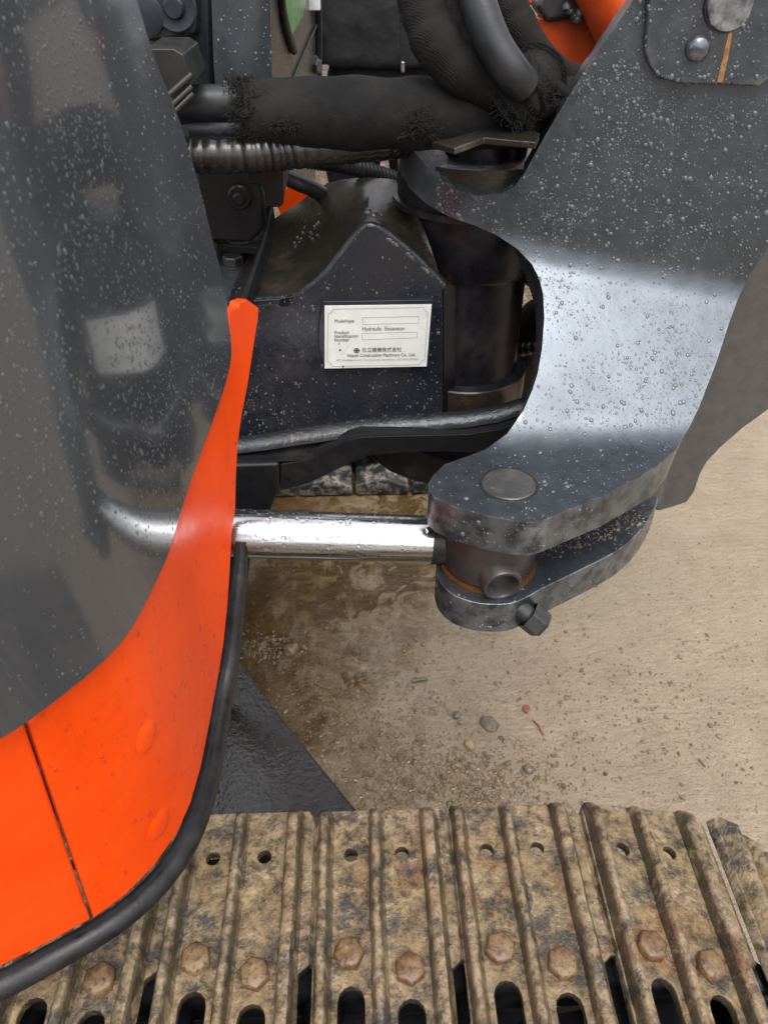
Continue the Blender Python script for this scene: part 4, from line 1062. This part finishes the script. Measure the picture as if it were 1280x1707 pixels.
# ================================================================== mud clods and scraps on the ground
def clods():
    rnd = random.Random(5); V = []; F = []
    ico = bmesh.new(); bmesh.ops.create_icosphere(ico, subdivisions=1, radius=1)
    iv = [v.co.copy() for v in ico.verts]; fi = [tuple(v.index for v in f.verts) for f in ico.faces]; ico.free()
    def put(px, py, r):
        p = atZ(px, py, 0); b = len(V); sq = (rnd.uniform(.7, 1.4), rnd.uniform(.7, 1.4), rnd.uniform(.45, .8)); a = rnd.uniform(0, pi)
        for v in iv:
            q = Vector((v.x*sq[0], v.y*sq[1], v.z*sq[2]))*r*rnd.uniform(.55, 1.3)
            V.append((p.x+q.x*cos(a)-q.y*sin(a), p.y+q.x*sin(a)+q.y*cos(a), max(q.z+r*.25, -.001)))
        F.extend(tuple(i+b for i in f) for f in fi)
    for _ in range(3800):   # loose grains all over the yard
        put(rnd.uniform(390, 1300), rnd.uniform(820, 1420), .0012*math.exp(rnd.gauss(0, .5)))
    for _ in range(2400):   # belt of clods beside the track
        t = rnd.random(); put(rnd.gauss(lerp(610, 860, t), 70), rnd.gauss(lerp(1290, 1320, t), 40), .0021*math.exp(rnd.gauss(0, .5)))
    for _ in range(1300): put(rnd.gauss(600, 80), rnd.gauss(1180, 70), .0021*math.exp(rnd.gauss(0, .45)))
    for _ in range(260): put(rnd.gauss(440, 28), rnd.gauss(1082, 12), .0032*math.exp(rnd.gauss(0, .35)))
    for _ in range(420): put(rnd.gauss(1060, 120), rnd.gauss(1170, 60), .0021*math.exp(rnd.gauss(0, .4)))
    for _ in range(45): put(rnd.uniform(620, 1240), rnd.uniform(1040, 1330), rnd.uniform(.004, .0075))
    me = bpy.data.meshes.new('mud_clods'); me.from_pydata(V, [], F); me.polygons.foreach_set('use_smooth', [False]*len(F)); me.materials.append(M_CLOD)
    o = bpy.data.objects.new('mud_clods', me); COL.objects.link(o); o['kind'] = 'stuff'
clods()
def lug_mud():
    rnd = random.Random(12); m = MB()
    for _ in range(420):
        t = rnd.random(); px, py = lerp(905, 1072, t)+rnd.gauss(0, 16), lerp(915, 862, t)+rnd.gauss(0, 10)
        p = atZ(px, py, ZLL+.0005); r = .0013*math.exp(rnd.gauss(0, .5)); a = rnd.random()*6
        ring = [p+Vector((cos(a+k*2*pi/5)*r*rnd.uniform(.6, 1.5), sin(a+k*2*pi/5)*r*rnd.uniform(.6, 1.5), -.0004)) for k in range(5)]
        m.add(ring+[p+Vector((rnd.gauss(0, .3)*r, rnd.gauss(0, .3)*r, r*rnd.uniform(.4, 1)))], [(k, (k+1) % 5, 5) for k in range(5)])
    o = m.build('mud_crumbs', M_CRUMB, lug, smooth=0, doubles=False); o['kind'] = 'stuff'
lug_mud()
def stone(px, py, r, label, seed, flat=.55, mat=None, name='stone', cat='stone'):
    p = atZ(px, py, 0); bm = bmesh.new(); bmesh.ops.create_icosphere(bm, subdivisions=3, radius=r)
    for v in bm.verts:
        n_ = noise.noise(v.co/r*1.3+Vector((seed*9, 0, 0))); v.co *= 1+.35*n_; v.co.z *= flat; v.co.x *= 1.3
    me = bpy.data.meshes.new(name); bm.to_mesh(me); bm.free(); me.polygons.foreach_set('use_smooth', [True]*len(me.polygons)); me.materials.append(mat or M_STONE)
    o = bpy.data.objects.new(name, me); COL.objects.link(o); o.location = (p.x, p.y, r*flat*.55); o.rotation_euler = (0, 0, seed); tag(o, label, cat)
stone(485, 1086, .0165, 'brown stone in the wet mud beside the black plate', 1, .8, M_CLOD)
stone(815, 1207, .0175, 'flat pale stone lying alone on the wet ground', 2, .35)
stone(880, 1284, .0095, 'small dark stone on the ground near the track edge', 3, .8)
stone(761, 1194, .0085, 'round dark pebble right of the clod belt', 4, .9)
stone(782, 1243, .010, 'yellowish crumb of stone on the ground', 5, .6, plain('yellow_stone', (.24, .18, .085), .5))
p = atZ(699, 1133, .006); q = atZ(712, 1131, .006); a = atZ(687, 1136, .006)
o = MB().tube([a, p, q], .0042, 8).build('twig', M_STONE, None, smooth=50); tag(o, 'short thick twig lying on the wet ground', 'twig')
M_RED = plain('red_plastic', (.22, .06, .04), .4)
o = MB().tube(smooth_path([atZ(x, y, .004) for x, y in ((888, 1200), (894, 1206), (899, 1212), (902, 1220), (906, 1224))], 4), .0018, 6).build('string', M_RED, None, smooth=50); tag(o, 'dark red scrap of string on the pale ground', 'string')
pts = [(872, 1176), (879, 1174), (884, 1180), (880, 1188), (874, 1186)]
o = sheet('plastic_scrap', pts, fz(.006), M_RED, None, thick=.003, step=50, bevel=0); tag(o, 'tiny torn red plastic scrap on the pale ground', 'scrap')
o = MB().tube(smooth_path([atZ(x, y, .004) for x, y in ((1164, 1265), (1170, 1272), (1175, 1278))], 3), .0016, 6).build('twig', M_STONE, None, smooth=50); tag(o, 'thin dark splinter of wood at the dry edge of the ground', 'twig')

# ================================================================== rain beads
bpy.context.view_layer.update()
def w_post(p, n):
    if abs(n.x) > .55: return 0
    if p[1] > 770: return .25
    return 1.4 if n.z < .2 else (1.0 if n.z < .9 else .3)
droplets(post, 15000, .00072, .0030, 1, where=w_post, mat=M_BEAD)
droplets(bp, 1700, .00085, .0030, 2, mat=M_BEAD)
droplets(cover, 10000, .00055, .0015, 3, where=lambda p, n: 1 if p[1] < 950 else .25, stretch=1.8, mat=M_BEADDARK)
droplets(frame, 2200, .0007, .0020, 4, stretch=1.6, mat=M_BEADDARK)
droplets(lug, 500, .001, .0022, 5, mat=M_BEAD)
droplets(pa, 700, .001, .002, 6)
droplets(c2, 420, .0011, .0022, 7, mat=M_BEAD)
droplets(rod, 900, .0012, .0035, 8, where=lambda p, n: 1 if p[0] > 395 and n.z > -.2 else 0)
S.cycles.max_bounces = 8; S.cycles.transparent_max_bounces = 8
S.cycles.use_denoising = True
